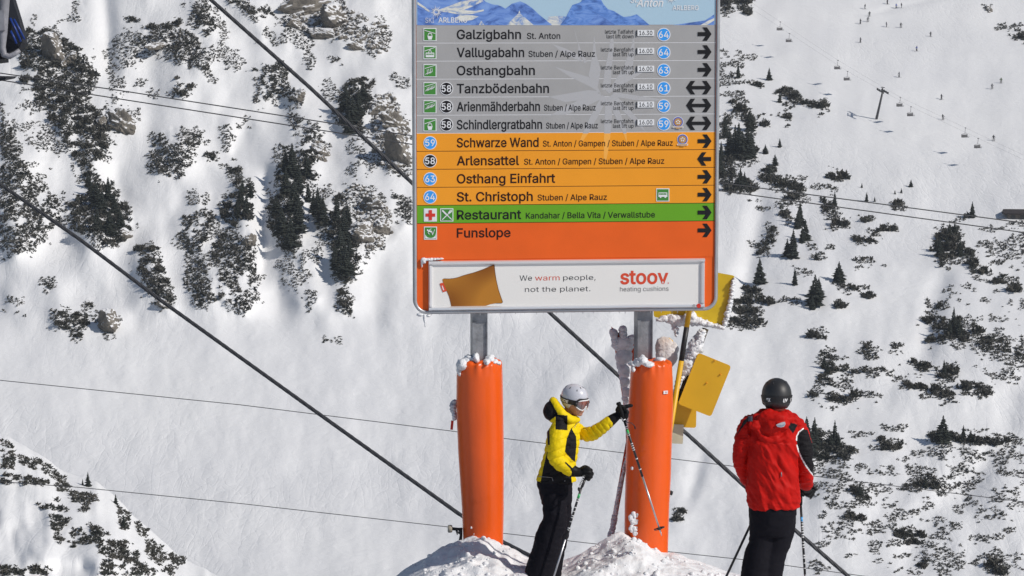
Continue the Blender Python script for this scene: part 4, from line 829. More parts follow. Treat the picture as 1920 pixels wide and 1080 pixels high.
# ================================================================== THE SIGN BOARD
PHI = R_(6.3); BD = 22.0
BO = W(782, 585, BD)                      # lower left inner corner of the board
bex = Vector((math.cos(PHI), math.sin(PHI), 0)); ben = Vector((math.sin(PHI), -math.cos(PHI), 0))
def B(px, py, t=0):
    """board coordinates (along, up) in metres of the point of the board seen at a pixel"""
    r = ray(px, py); o = Vector((0, 0, CZ)); q = BO+ben*t; d = (q-o).dot(ben)/r.dot(ben); p = o+r*d-BO
    return (p.dot(bex), p.z)
sign = empty('information_board', BO, 'large ski area direction board with grey, orange and green rows on two steel posts', 'sign', rz=PHI)
X_, Z_, N_ = Vector((1, 0, 0)), Vector((0, 0, 1)), Vector((0, -1, 0)); O_ = Vector((0, 0, 0))
PXM = BD/FOC
def bprism(m, pts, t0, t1, mi=0, px=True):
    if px: pts = [B(*p) for p in pts]
    m.prism(pts, O_, X_, Z_, N_, t0, t1, mi)
def btext(m, s, x0, x1, base, cap, t, bold=0, mi=0, shear=0, xh=False, track=0):
    V, F = text_pts(s, bold, shear, track); xs = [v[0] for v in V]; a, b = min(xs), max(xs)
    s0, h0 = B(x0, base, t); s1, _ = B(x1, base, t); kx = (s1-s0)/(b-a); ky = cap*PXM/(XH if xh else CAP)
    m.add([(s0+(v[0]-a)*kx, -t-v[2]*.0006, h0+v[1]*ky) for v in V], F, mi)
def P_(name, col, rough=.5, **k): return mat(name, col, rough, spec=.22, **k)
GREYP = P_('grey_panel', (.38, .375, .375), var=.08, vscale=3.5, detail=8); ORP = P_('orange_yellow_panel', (.86, .33, .022), var=.05, vscale=2.5); GRP = P_('green_panel', (.135, .37, .02), var=.05, vscale=2.5)
REDP = P_('red_orange_panel', (.82, .125, .016), var=.08, vscale=3, detail=8); WHT = P_('white_print', (.74, .75, .77)); BLK = P_('black_print', (.012, .012, .014)); BRN = P_('dark_brown_print', (.03, .008, .006))
BLUE = P_('blue_print', (.045, .32, .82)); DGR = P_('green_print', (.06, .24, .045)); REDC = P_('red_print', (.62, .045, .03)); SILV = mat('silver_frame', (.50, .51, .53), .38, .55, var=.15, vscale=6); SILV2 = mat('polished_frame', (.78, .78, .79), .3, .5)
LGR = P_('light_grey_print', (.43, .43, .445)); LOR = P_('light_orange_print', (.88, .42, .08)); LINE = P_('white_line', (.72, .72, .74)); STEEL = mat('galvanised_steel', (.33, .34, .36), .5, .5, var=.35, vscale=14, bump=.002, bscale=60)
ADW = P_('advert_white', (.78, .765, .74), .5); ADR = P_('advert_red', (.66, .075, .035)); ADK = P_('advert_dark', (.05, .05, .055)); FROST = mat('frost', (.78, .79, .81), .7, bump=.02, bscale=25)

L0 = B(782, 585)[0]; R0 = B(1338.5, 580)[0]; BOT = B(790, 583)[1]; TOP = 3.15
def rrect(x0, z0, x1, z1, r, n=8, top=True):
    P = []
    for cx, cz, a0 in ((x1-r, z0+r, -90), (x1-r, z1-r, 0), (x0+r, z1-r, 90), (x0+r, z0+r, 180)):
        for k in range(n+1): a = R_(a0+90*k/n); P.append((cx+r*math.cos(a), cz+r*math.sin(a)))
    return P
m = MB(); m.prism(rrect(L0-.012, BOT-.008, R0+.012, TOP, .09), O_, X_, Z_, N_, -.055, 0); m.build('backing_panel', REDP, sign)
fo = .034
A = rrect(L0-fo+.004, BOT-fo+.008, R0+fo-.004, TOP+fo, .115); Bi = rrect(L0-.002, BOT+.002, R0+.002, TOP-.01, .088); n = len(A)
m = MB(); vs = []
for (P, t) in ((A, -.075), (A, .012), (None, .022), (Bi, .016), (Bi, .0005)):
    if P is None: P = [((a[0]+b[0])/2, (a[1]+b[1])/2) for a, b in zip(A, Bi)]
    vs += [(p[0], -t, p[1]) for p in P]
m.add(vs, [(r*n+i, r*n+(i+1) % n, (r+1)*n+(i+1) % n, (r+1)*n+i) for r in range(4) for i in range(n)], 0, True); m.build('frame', SILV, sign)

# rows -------------------------------------------------------------
RT = [47.5+33.83*k for k in range(12)]
def icon_box(m, cx, cy, t=.008, h=12.2, bg=1):
    bprism(m, [(cx-h, cy-h), (cx+h, cy-h), (cx+h, cy+h), (cx-h, cy+h)], .004, t, 0)
    bprism(m, [(cx-h+1.5, cy-h+1.5), (cx+h-1.5, cy-h+1.5), (cx+h-1.5, cy+h-1.5), (cx-h+1.5, cy+h-1.5)], t, t+.001, bg)
def poly(m, pts, mi, t=.0105, dx=0, dy=0): bprism(m, [(p[0]+dx, p[1]+dy) for p in pts], t, t+.001, mi)
def line(m, a, b, w, mi, t=.0105):
    d = Vector((b[0]-a[0], b[1]-a[1])).normalized()*w/2; nrm = Vector((-d.y, d.x)); poly(m, [(a[0]+nrm.x, a[1]+nrm.y), (b[0]+nrm.x, b[1]+nrm.y), (b[0]-nrm.x, b[1]-nrm.y), (a[0]-nrm.x, a[1]-nrm.y)], mi, t)
def disc(m, cx, cy, r, mi, t0, t1, n=28): bprism(m, [(cx+r*math.cos(6.2832*k/n), cy+r*math.sin(6.2832*k/n)) for k in range(n)], t0, t1, mi)
def badge(par, cx, cy, num, col):
    m = MB(); disc(m, cx, cy, 12.6, 0, .004, .0075); disc(m, cx, cy, 11.2, 1, .0075, .0085)
    btext(m, num, cx-9.2, cx+9.2, cy+6, 12, .0095, .013, 0); m.build('route_number', [WHT, col], par)
def arrow(par, x0, x1, cy, both=False, left=False):
    m = MB(); h = 12.6; w = 4.3; tw = 9.5
    def head(tip, d): return [(tip, cy), (tip-d*8.8, cy-h), (tip-d*17.2, cy-h), (tip-d*8.6, cy), (tip-d*17.2, cy+h), (tip-d*8.8, cy+h)]
    if both: poly(m, head(x1, 1), 0, .0062); poly(m, head(x0, -1), 0, .0062); poly(m, [(x0+8, cy-3.1), (x1-8, cy-3.1), (x1-8, cy+3.1), (x0+8, cy+3.1)], 0, .0073)
    elif left: poly(m, head(x0, -1), 0, .0062); poly(m, [(x0+6, cy-3.7), (x1, cy-3.7), (x1, cy+3.7), (x0+6, cy+3.7)], 0, .0073)
    else: poly(m, head(x1, 1), 0, .0062); poly(m, [(x0, cy-3.7), (x1-6, cy-3.7), (x1-6, cy+3.7), (x0, cy+3.7)], 0, .0073)
    m.build('arrow', BLK, par)
def pict(par, kind, cx, cy):
    m = MB(); icon_box(m, cx, cy, bg=1 if kind != 'cross' else 0); X = lambda a, b: (cx+a, cy+b)
    if kind == 'gondola':
        s = 1 if par['g'] else -1
        line(m, X(-10, -8*s+0), X(10, -2*s if s > 0 else 9*0-10), 1.1, 0) if s > 0 else line(m, X(-10, -2), X(10, -9), 1.1, 0)
        line(m, X(0, -6), X(0, -1), 1.2, 0); poly(m, [X(-3.2, -2.5), X(3.2, -2.5), X(4.6, 3), X(3.3, 3), X(2.3, -1.3), X(-2.3, -1.3), X(-3.3, 3), X(-4.6, 3)], 0)
        poly(m, [X(-4.8, 2.6), X(4.8, 2.6), X(3.2, 9.4), X(-3.2, 9.4)], 0)
    elif kind == 'tram':
        line(m, X(-10, -3), X(10, -10), 1.1, 0); line(m, X(0, -6.5), X(-3, 0), 1, 0); line(m, X(0, -6.5), X(3, 0), 1, 0)
        poly(m, [X(-8, 0), X(8, 0), X(8, 8.6), X(-8, 8.6)], 0)
        for k in range(4): poly(m, [X(-6.5+3.6*k, 1.6), X(-4.2+3.6*k, 1.6), X(-4.2+3.6*k, 4.6), X(-6.5+3.6*k, 4.6)], 1, .0117)
    elif kind in ('chair', 'chairs'):
        line(m, X(-10, -4), X(10, -10.2), 1, 0); nn = 4 if kind == 'chair' else 6; st = 3 if kind == 'chair' else 2.6
        for k in range(nn):
            x = -5.5+st*k; y = -4.4-st*.33*k*1.0; H = 9 if kind == 'chair' else 6
            line(m, X(x, y+2), X(x+.8, y+H), .9, 0); line(m, X(x+.8, y+H), X(x-2.2, y+H+1.4), 1.1, 0, .0117); line(m, X(x-2.2, y+H+1.2), X(x-2.4, y+H+3.6), .9, 0, .0128)
    elif kind == 'cross':
        poly(m, [X(-9, -3), X(9, -3), X(9, 3), X(-9, 3)], 2); poly(m, [X(-3, -9.4), X(3, -9.4), X(3, 9.4), X(-3, 9.4)], 2, .0117)
    elif kind == 'cutlery':
        line(m, X(-8.6, -8.6), X(9, 8.6), 1.7, 0); line(m, X(-8.6, -8.6), X(-1, -1), 2.9, 0, .0117); line(m, X(9, -8.6), X(-8.6, 9), 1.6, 0, .0128)
        poly(m, [X(2.2, -4.2), X(5.8, -9.6), X(9.6, -9.4), X(9.6, -6), X(4.4, -1.8)], 0, .0139)
        for k in range(2): line(m, X(5.4+1.4*k, -7.6+1.1*k), X(7.4+1.2*k, -9.4+1*k), .4, 1, .015)
    elif kind == 'bus':
        poly(m, [X(-8, -4.6), X(8, -4.6), X(8.4, 3.6), X(-8.4, 3.6)], 0)
        for k in range(5): poly(m, [X(-6.8+2.8*k, -3.2), X(-4.6+2.8*k, -3.2), X(-4.6+2.8*k, -.4), X(-6.8+2.8*k, -.4)], 1, .0117)
        for k in (-4.5, 4.5): disc(m, cx+k, cy+4, 1.7, 0, .0117, .0128, 10)
    elif kind == 'fun':
        pts = [X(-10, 2)]+[X(-9.2*math.cos(a), 1+6.5*math.sin(a)+1.6) for a in [k*math.pi/10 for k in range(1, 10)]]+[X(10, -1), X(10, 10), X(-10, 10)]; poly(m, pts, 0)
        disc(m, cx-5.4, cy-5.6, 1.6, 0, .0105, .0117, 10); line(m, X(-4, -4.5), X(2.5, -2.5), 3, 0, .0117); line(m, X(-3, -5), X(1.5, -8.6), 1.1, 0, .0128); line(m, X(-4, -4), X(-4.6, -.5), 1.2, 0, .0128); line(m, X(-4.6, -.5), X(-2, 2), 1.1, 0, .0139)
        line(m, X(2.5, -3), X(3.4, 2), 1.4, 0, .0128); line(m, X(3.4, 3.6), X(6, -2), 1, 0, .0139); line(m, X(6, -2), X(7.6, -7), 1, 0, .015)
    m.build('pictogram', [WHT, DGR, REDC], par)
def seal(par, cx, cy):
    m = MB(); SB, SO, SW = P_('seal_blue', (.12, .14, .42)), P_('seal_bronze', (.48, .26, .09)), WHT
    disc(m, cx, cy-1, 10.2, 2, .004, .0075); disc(m, cx, cy-1, 9.4, 0, .0075, .0085); disc(m, cx, cy-1, 7, 1, .0085, .0096)
    for k in range(5):
        a = R_(72*k-90); disc(m, cx+3*math.cos(a), cy-1+3*math.sin(a), 1.3, 2, .0096, .0107, 8)
    poly(m, [(cx-10, cy+7), (cx+10, cy+7), (cx+10, cy+10), (cx-10, cy+10)], 2, .0118); poly(m, [(cx-8.6, cy+7.8), (cx+8.6, cy+7.8), (cx+8.6, cy+9.2), (cx-8.6, cy+9.2)], 1, .0130)
    poly(m, [(cx-4, cy+10), (cx+4, cy+10), (cx+4, cy+12), (cx-4, cy+12)], 1, .0118)
    m.build('seal_sticker', [SB, SO, SW], par)
ROWS = [ # panel, line, title, x1, sub, sub x0, x1, arrow kind, left items, route, time, seal
 (GREYP,'Galzigbahn',977,'St. Anton',988,1050.5,'R',[('gondola',806)],('64','16.30','Tal'),None,'grey row for the Galzigbahn'),
 (GREYP,'Vallugabahn',983,'Stuben / Alpe Rauz',991,1115.6,'R',[('tram',806)],('64','16.00','Berg'),None,None),
 (GREYP,'Osthangbahn',1003,None,0,0,'R',[('chair',806)],('63','16.00','Berg'),None,None),
 (GREYP,'Tanzbödenbahn',1029.5,None,0,0,'B',[('chairs',806),('58k',837)],('61','16.10','Berg'),None,None),
 (GREYP,'Arienmähderbahn',1012.5,'Stuben / Alpe Rauz',1020,1117,'B',[('chairs',806),('58k',837)],('59','16.10','Berg'),None,None),
 (GREYP,'Schindlergratbahn',1016.5,'Stuben / Alpe Rauz',1024,1121,'B',[('gondola',806),('58k',837)],('59','16.00','Berg'),1271,None),
 (ORP,'Schwarze Wand',1010,'St. Anton / Gampen / Stuben / Alpe Rauz',1018,1261.5,'R',[('59b',806.3)],None,1279.5,None),
 (ORP,'Arlensattel',973.3,'St. Anton / Gampen / Stuben / Alpe Rauz',982.7,1245.5,'L',[('58k',806.3)],None,None,None),
 (ORP,'Osthang Einfahrt',1041,None,0,0,'R',[('63b',806.3)],None,None,None),
 (ORP,'St. Christoph',999,'Stuben / Alpe Rauz',1008,1138,'R',[('64b',806.3),('bus',1242.5)],None,None,None),
 (GRP,'Restaurant',977.3,'Kandahar / Bella Vita / Verwallstube',986,1228,'R',[('cross',806.8),('cutlery',837.6)],None,None,None),
 (REDP,'Funslope',957.3,None,0,0,'R',[('fun',807)],None,None,None)]
for k, (pm, ti, tx, su, s0, s1, ar, items, rt, sl_, _) in enumerate(ROWS):
    y0 = RT[k]; y1 = RT[k+1] if k < 11 else 488; z0 = B(783, y0)[1]; z1 = B(783, y1)[1]
    m = MB(); bprism(m, [(L0+.003, z0), (R0-.003, z0), (R0-.003, z1+.005), (L0+.003, z1+.005)], .0, .004, 0, px=False)
    lm = LINE if k < 6 else BRN
    if k < 11: bprism(m, [(L0+.003, z1+.005), (R0-.003, z1+.005), (R0-.003, z1), (L0+.003, z1)], .0, .003, 1, px=False)
    row = m.build('row_panel', [pm, lm], sign); row['g'] = 1 if k == 0 else 0
    ink = BLK if k < 6 or k == 10 else BRN
    # a right hand element sits higher in the picture: the board recedes to the right
    def ry(x, y): return y-(x-806)/558*.0125*(y+33)
    m = MB(); base = y0+25.6; btext(m, ti, 856.5, tx, base, 16.9, .0055, .014)
    if su: btext(m, su, s0, s1, ry(s0, base)+.2, 11.0, .0055, .008)
    tag(m.build('lettering', ink, row), kind='stuff')
    cy = ry(1320, y0+16.6)+.9
    if ar == 'R': arrow(row, 1308, 1334, cy)
    elif ar == 'L': arrow(row, 1307, 1333, cy, left=True)
    else: arrow(row, 1286, 1333.5, cy, both=True)
    for it, ix in items:
        yy = ry(ix, y0+17.3)
        if it[-1] in 'kb' and it[:2].isdigit(): badge(row, ix, yy, it[:2], BLK if it[-1] == 'k' else BLUE)
        else: pict(row, it, ix, yy)
    if rt:
        badge(row, 1244.3, ry(1244, y0+17.6)+.6, rt[0], BLUE)
        m = MB(); b1 = ry(1160, y0+16.4); W1 = 'letzte Talfahrt' if rt[2] == 'Tal' else 'letzte Bergfahrt'; W2 = 'last lift down' if rt[2] == 'Tal' else 'last lift up'
        btext(m, W1, 1134.5 if rt[2] == 'Tal' else 1126.8, 1188, b1, 7.2, .0055, .002); btext(m, W2, 1137.5 if rt[2] == 'Tal' else 1149.5, 1188, b1+8.8, 7.2, .0055, .002); tag(m.build('small_lettering', BLK, row), kind='stuff')
        m = MB(); py = ry(1210, y0+14.6)+.6; bprism(m, [(1194.6, py-5.6), (1226, py-5.7), (1226, py+5.4), (1194.6, py+5.6)], .004, .012, 0); bprism(m, [(1193.4, py-5.0), (1194.8, py-5.0), (1194.8, py+6.2), (1193.4, py+6.2)], .004, .014, 1)
        btext(m, rt[1], 1198.5, 1223.2, py+3.9, 7.9, .013, .006, 1); m.build('time_plate', [WHT, BLK], row)
    if sl_: seal(row, sl_, ry(sl_, y0+14.4)+(1.3 if k == 5 else .6))
# pale emblem rays printed across the rows
RAYS = [[(1013,168),(1022,215),(1037,270),(1040,330),(1062,352),(1072,378),(1092,372),(1060,320),(1030,235)],[(1133,212),(1122,330),(1100,455),(1150,540),(1172,420),(1146,330)],[(1240,160),(1222,300),(1196,420),(1182,540),(1230,540),(1236,420),(1252,280)],
 [(1370,160),(1362,260),(1310,400),(1236,520),(1262,548),(1362,420),(1376,300)],[(896,400),(990,430),(1100,462),(1152,520),(1172,560),(1110,520),(990,462)],[(880,262),(960,290),(1040,330),(1062,372),(1000,345),(930,305)],
 [(860,580),(980,560),(1100,540),(1160,548),(1150,580),(1060,600),(960,612)],[(868,692),(960,640),(1080,580),(1172,560),(1182,590),(1080,640),(960,690)],[(1044,850),(1080,760),(1130,660),(1182,570),(1212,590),(1160,690),(1110,780),(1062,850)],
 [(1190,960),(1192,800),(1196,680),(1202,580),(1236,580),(1240,700),(1226,850),(1206,960)],[(1440,790),(1370,730),(1290,650),(1222,580),(1252,560),(1330,640),(1400,720)],[(1610,600),(1500,604),(1370,600),(1240,578),(1250,552),(1370,570),(1500,590)],
 [(1480,400),(1400,450),(1300,510),(1222,560),(1200,540),(1290,480),(1390,425)],[(1330,860),(1300,780),(1250,680),(1212,590),(1242,580),(1290,680),(1325,780)]]
def clip(P, y, keep_above):
    out = []
    for i in range(len(P)):
        a, b = P[i], P[(i+1) % len(P)]; ia = (a[1] < y) == keep_above; ib = (b[1] < y) == keep_above
        if ia: out.append(a)
        if ia != ib: t = (y-a[1])/(b[1]-a[1]); out.append((a[0]+t*(b[0]-a[0]), y))
    return out
m = MB()
for j, rr in enumerate(RAYS):
    P = [(760+x/3.2, y/3.2) for x, y in rr]
    for keep, mi in ((True, 0), (False, 1)):
        q = clip(P, 250, keep)
        if len(q) > 2: bprism(m, q, .00405+.00004*j, .0041+.00004*j, mi)
tag(m.build('emblem_print', [LGR, LOR], sign), kind='stuff')

# panorama print ----------------------------------------------------
def pano_mat(name, a, b, c, sc1):
    mm = bpy.data.materials.new(name); mm.use_nodes = True; nn = mm.node_tree; bb = nn.nodes['Principled BSDF']; bb.inputs['Roughness'].default_value = .5; bb.inputs['Specular IOR Level'].default_value = .2
    t = nn.nodes.new('ShaderNodeTexNoise'); t.inputs['Scale'].default_value = sc1; t.inputs['Detail'].default_value = 7; t.inputs['Roughness'].default_value = .65; t.inputs['Distortion'].default_value = 1.2
    tc = nn.nodes.new('ShaderNodeTexCoord'); mp = nn.nodes.new('ShaderNodeMapping'); mp.inputs['Rotation'].default_value = (0, .6, 0); mp.inputs['Scale'].default_value = (1, 1, 2.2)
    nn.links.new(tc.outputs['Object'], mp.inputs[0]); nn.links.new(mp.outputs[0], t.inputs[0]); r = nn.nodes.new('ShaderNodeValToRGB'); e_ = r.color_ramp.elements
    e_[0].position = .36; e_[0].color = (*a, 1); e_[1].position = .5; e_[1].color = (*b, 1); x = e_.new(.64); x.color = (*c, 1)
    nn.links.new(t.outputs[0], r.inputs[0]); nn.links.new(r.outputs[0], bb.inputs['Base Color']); return mm
PSKY = P_('print_sky', (.40, .56, .68)); PM1 = pano_mat('print_range', (.06, .12, .35), (.14, .26, .62), (.22, .36, .70), 5); PM2 = pano_mat('print_peak', (.07, .14, .38), (.12, .25, .62), (.20, .34, .70), 9)
PM3 = pano_mat('print_snow', (.16, .28, .58), (.62, .63, .60), (.78, .76, .68), 9); PMH = P_('print_haze', (.50, .60, .66))
z47 = 47
m = MB(); bprism(m, [(L0+.003, B(783, z47)[1]), (R0-.003, B(783, z47)[1]), (R0-.003, TOP-.03), (L0+.003, TOP-.03)], 0, .003, 0, px=False)
def zp(P): return [(760+x/3.2, min(y, 151)/3.2) for x, y in P]
def pp(P, t, mi): bprism(m, zp(P), t, t+.0004, mi)
pp([(840,152),(860,100),(920,95),(980,100),(1010,152)], .0035, 3)
pp([(1600,152),(1680,140),(1760,128),(1800,122),(1853,86),(1853,152)], .0035, 1)
pp([(72,152),(72,-300),(200,-350),(300,-230),(390,-120),(440,-40),(480,10),(520,26),(548,30),(600,52),(560,60),(560,152)], .004, 1)
pp([(430,152),(480,70),(548,28),(575,38),(600,52),(640,22),(690,8),(722,22),(760,48),(800,86),(845,122),(880,152)], .0046, 1)
pp([(600,152),(640,118),(678,80),(684,62),(690,82),(720,108),(770,152)], .0052, 3)
pp([(928,152),(960,110),(985,60),(1002,30),(1040,18),(1056,8),(1070,-60),(1100,-130),(1130,-150),(1150,-60),(1170,-8),(1190,28),(1216,56),(1250,66),(1285,88),(1310,102),(1350,98),(1388,86),(1420,112),(1466,152)], .0046, 2)
pp([(1090,152),(1130,104),(1154,84),(1180,98),(1230,130),(1260,152)], .0052, 1)
pp([(72,10),(110,36),(150,66),(140,72),(100,44),(72,26)], .0052, 3); pp([(170,66),(230,48),(330,10),(440,-10),(470,6),(400,40),(350,60),(420,66),(470,56),(470,66),(400,84),(330,88),(250,74)], .0053, 3)
pp([(330,88),(400,92),(440,98),(400,120),(340,128),(300,110)], .0054, 3); pp([(440,152),(455,124),(475,152)], .0054, 3); pp([(1770,152),(1820,122),(1853,108),(1853,122),(1810,150)], .0041, 3)
m.build('panorama_print', [PSKY, PM1, PM2, PM3], sign)
m = MB(); btext(m, 'SKI', 797.6, 813.8, 42.6, 9.3, .0065, -.008); btext(m, 'ARLBERG', 822, 876, 42.2, 9.3, .0065, .012)
btext(m, 'ARLBERG', 1261, 1310, 18.9, 8.6, .0065, .012); btext(m, 'Anton', 1193, 1244, 12.2, 14, .0065, .012, shear=.25); btext(m, 'St.', 1182.5, 1196, 5, 10, .0065, .01, shear=.25)
for cx, cy, r in ((818, 22, 13), (1258, -4, 12)):
    for k in range(16):
        a = 6.2832*(k+.5)/16; rr = r*(1 if k % 2 else .75); c, s_ = math.cos(a), math.sin(a); poly(m, [(cx+c*3.5-s_*.9, cy+s_*3.5+c*.9), (cx+c*rr, cy+s_*rr), (cx+c*3.5+s_*.9, cy+s_*3.5-c*.9)], 0, .0065)
tag(m.build('title_lettering', WHT, sign), kind='stuff')
# advert panel ------------------------------------------------------
ax0, ax1 = B(803.5, 540)[0], B(1320, 540)[0]; az1 = B(803.5, 489.5)[1]; az0 = B(803.5, 582)[1]
m = MB(); bprism(m, [(ax0+.01, az0+.01), (ax1-.01, az0+.01), (ax1-.01, az1-.01), (ax0+.01, az1-.01)], 0, .018, 0, px=False); ad = m.build('advert_panel', ADW, sign)
fw = .034
def bar(m, x0, z0, x1, z1):
    hor = abs(x1-x0) > abs(z1-z0); c = fw/2
    P = [(-c, 0), (-c, .03), (-c*.5, .042), (c*.3, .04), (c*.75, .03), (c, .022), (c, 0)]
    if hor: s = 1 if z0 > (az0+az1)/2 else -1; a = [(x0, -p[1], z0-s*p[0]*1) for p in P]; b = [(x1, -p[1], z1-s*p[0]) for p in P]
    else: s = 1 if x0 > (ax0+ax1)/2 else -1; a = [(x0-s*p[0], -p[1], z0) for p in P]; b = [(x1-s*p[0], -p[1], z1) for p in P]
    n = len(P); m.add(a+b, [(i, (i+1) % n, n+(i+1) % n, n+i) for i in range(n)]+[tuple(range(n)), tuple(range(n, 2*n))[::-1]], 0)
for q in ((ax0, az1-fw/2, ax1, az1-fw/2), (ax0, az0+fw/2, ax1, az0+fw/2)):
    m = MB(); bar(m, *q); m.build('advert_frame', SILV2, ad)
for q in ((ax0+fw/2, az0+fw, ax0+fw/2, az1-fw), (ax1-fw/2, az0+fw, ax1-fw/2, az1-fw)):
    m = MB(); bar(m, *q); m.build('advert_frame', SILV2, ad)
T = .0195
m = MB(); btext(m, 'We', 974.3, 997.6, 526.4, 10.2, T, -.004, 0); btext(m, 'people,', 1056, 1116.8, 525.3, 9.6, T, -.004, 0); btext(m, 'not the planet.', 984.3, 1107, 547.4, 9.6, T, -.004, 0); btext(m, 'heating cushions', 1162.5, 1253.5, 546.5, 8.8, T, -.006, 0)
btext(m, 'warm', 1003.3, 1049.3, 526, 7.3, T, -.002, 1, xh=True); btext(m, 'stoov', 1162.8, 1253.2, 532.3, 19.2, T, .020, 1, xh=True); disc(m, 1252.3, 530.3, 1.2, 1, T, T+.0004, 8)
tag(m.build('advert_lettering', [ADK, ADR], ad), kind='stuff')
CUSH = P_('cushion_print', (.46, .19, .025), col2=(.19, .055, .008), vscale=2.4, detail=0); EDG = P_('cushion_edge', (.12, .04, .02))
cz = [(352,385),(372,374),(440,376),(500,371),(560,358),(640,330),(780,300-8),(900,250),(1000,205),(1048,186),(1056,200),(1062,270),(1080,390),(1110,520),(1140,610),(1168,690),(1155,704),(1080,706),(1000,720),(905,752),(875,756),(475,758),(462,690),(440,610),(410,540),(385,470),(362,420)]
m = MB(); bprism(m, [(780+x/7.2, 470+y/7.2) for x, y in cz], T, T+.0006, 0)
for a, b in zip(cz[1:17], cz[2:18]): line(m, (780+a[0]/7.2, 470+a[1]/7.2), (780+b[0]/7.2, 470+b[1]/7.2), .55, 1, T+.001)
bprism(m, [(780+x/7.2, 470+y/7.2) for x, y in [(317,440),(365,428),(413,540),(360,557)]], T+.002, T+.003, 2)
bprism(m, [(780+x/7.2, 470+y/7.2) for x, y in [(343,472),(356,468),(378,528),(366,532)]], T+.0031, T+.0035, 3)
m.build('cushion_picture', [CUSH, EDG, ADR, WHT], ad)
m = MB(); disc(m, 1308.5, 572.2, 4.2, 0, .043, .046, 14); disc(m, 1299.5, 571.8, 2.6, 1, .043, .0455, 6); m.build('frame_sticker', [REDC, GREYP], ad)
# posts behind the board
for x0, x1, l in ((887, 915.5, None), (1197, 1226, None)):
    a, b = B(x0, 620)[0], B(x1, 620)[0]; zb = -2.6
    m = MB(); m.box(((a+b)/2, .062+.09, (TOP+zb)/2), (b-a, .18, TOP-zb)); m.box((a+.012, .048, (-.0+zb)/2-.05), (.024, .028, -zb-.1)); m.box((b-.005, .052, (-.0+zb)/2-.05), (.008, .02, -zb-.1)); m.build('post', STEEL, sign)
# meltwater frost on the frame's corners
def lumps(name, cs, parent=None, mt=None, seed=0, nz=.4, nu=14, fq=9):
    m = MB()
    for i, (c, r) in enumerate(cs):
        c = Vector(c); rr = r if hasattr(r, '__len__') else (r, r, r)
        def fn(q, c=c, i=i): return q*(1-nz/2+nz*2*float(fbm3(np.array([q.x*1.6+i*3.3+seed, q.y*1.6+c.x*7, q.z*1.6+30]), 3)-.25))
        m.ell(c, rr, nu=nu, nv=9, fn=fn)
    return tag(m.build(name, mt or FROST, parent), kind='stuff')
def Bl(px, py, t): s, h = B(px, py, t); return (s, -t, h)
lumps('frost', [(Bl(797+6*k, 487-.4*k, .02), (.03-.002*k, .02, .014-.0012*k)) for k in range(6)]+[(Bl(794, 489, .02), (.022, .02, .026)), (Bl(791, 495, .012), (.008, .01, .03))]
      +[(Bl(788, 590, .0), (.03, .03, .016)), (Bl(796, 595, 0), (.014, .02, .045)), (Bl(797, 605, 0), (.006, .008, .04)), (Bl(803, 592, 0), (.02, .02, .012))], sign)
m = MB()
for k in range(26):
    x = 806+k*19.5+random.uniform(-6, 6); L = random.uniform(.006, .022); p = Vector(Bl(x, 587.8-.01*(x-790), -.02)); m.tube([p, p-Vector((0, 0, L))], [.004, .001], 5)
tag(m.build('icicles', FROST, sign), kind='stuff')

# ================================================================== NEAR SNOW: trodden top, banks round the pads
crest_x = [300, 560, 700, 742, 800, 860, 885, 945, 985, 1030, 1060, 1100, 1140, 1175, 1205, 1254, 1290, 1330, 1400, 1500, 1650, 1900]
crest_y = [1360, 1200, 1108, 1081, 1050, 1024, 1017, 1034, 1046, 1058, 1056, 1040, 1013, 1004, 1010, 1038, 1048, 1063, 1084, 1118, 1180, 1330]
def near_z(x, y):
    x = np.asarray(x, float); y = np.asarray(y, float)
    px = 960+x/21.8*FOC*1.002; cy = np.interp(px, crest_x, crest_y)
    zc = CZ-22.0*(cy+5)/FOC                                # crest height at 21.8 m
    base = np.where(y < 21, CZ-1.75-.143*np.maximum(y, 0)+.02, 0)
    z0 = np.where(y < 19.5, np.minimum(CZ-1.7-.1500*y, 99), CZ-1.7-.15*19.5)
    z0 = np.maximum(z0, -40)
    z0 = z0-.12*np.clip(np.abs(x-.5)-3.2, 0, 30)*sstep(14, 22, y)
    t = sstep(20.5, 21.75, y)**1.2
    z = z0*(1-t)+np.where(y < 21.8, zc, zc)*t
    back = np.clip(y-22.0, 0, 200)
    z = np.where(y > 22.0, zc-.75*back+np.where(back > 25, .42*(back-25), 0), z)
    rough = (fbm(x*3.2, y*3.2, 4)-.5)*.16*sstep(20.6, 21.3, y)+(fbm(x*8+5, y*8, 3)-.5)*.07*sstep(20.6, 21.3, y)+(fbm(x*1.1, y*1.1, 3)-.5)*.03
    bank = sstep(1062, 1030, cy)
    return z+rough*(.45+.75*bank)*(1-sstep(24, 30, y)*.5)
xs = np.concatenate([np.arange(-40, -3, .6), np.arange(-3, 3.6, .016), np.arange(3.6, 40, .6)])
ys = np.concatenate([np.arange(-12, 19.5, .4), np.arange(19.5, 22.6, .016), np.arange(22.6, 30, .15), np.arange(30, 75, 1.5)])
X, Y = np.meshgrid(xs, ys); Z = near_z(X, Y)
tag(link('snow_ground', np_mesh('snow_ground', np.stack([X, Y, Z], -1).reshape(-1, 3), grid_faces(*X.shape), SNOW)), kind='structure')
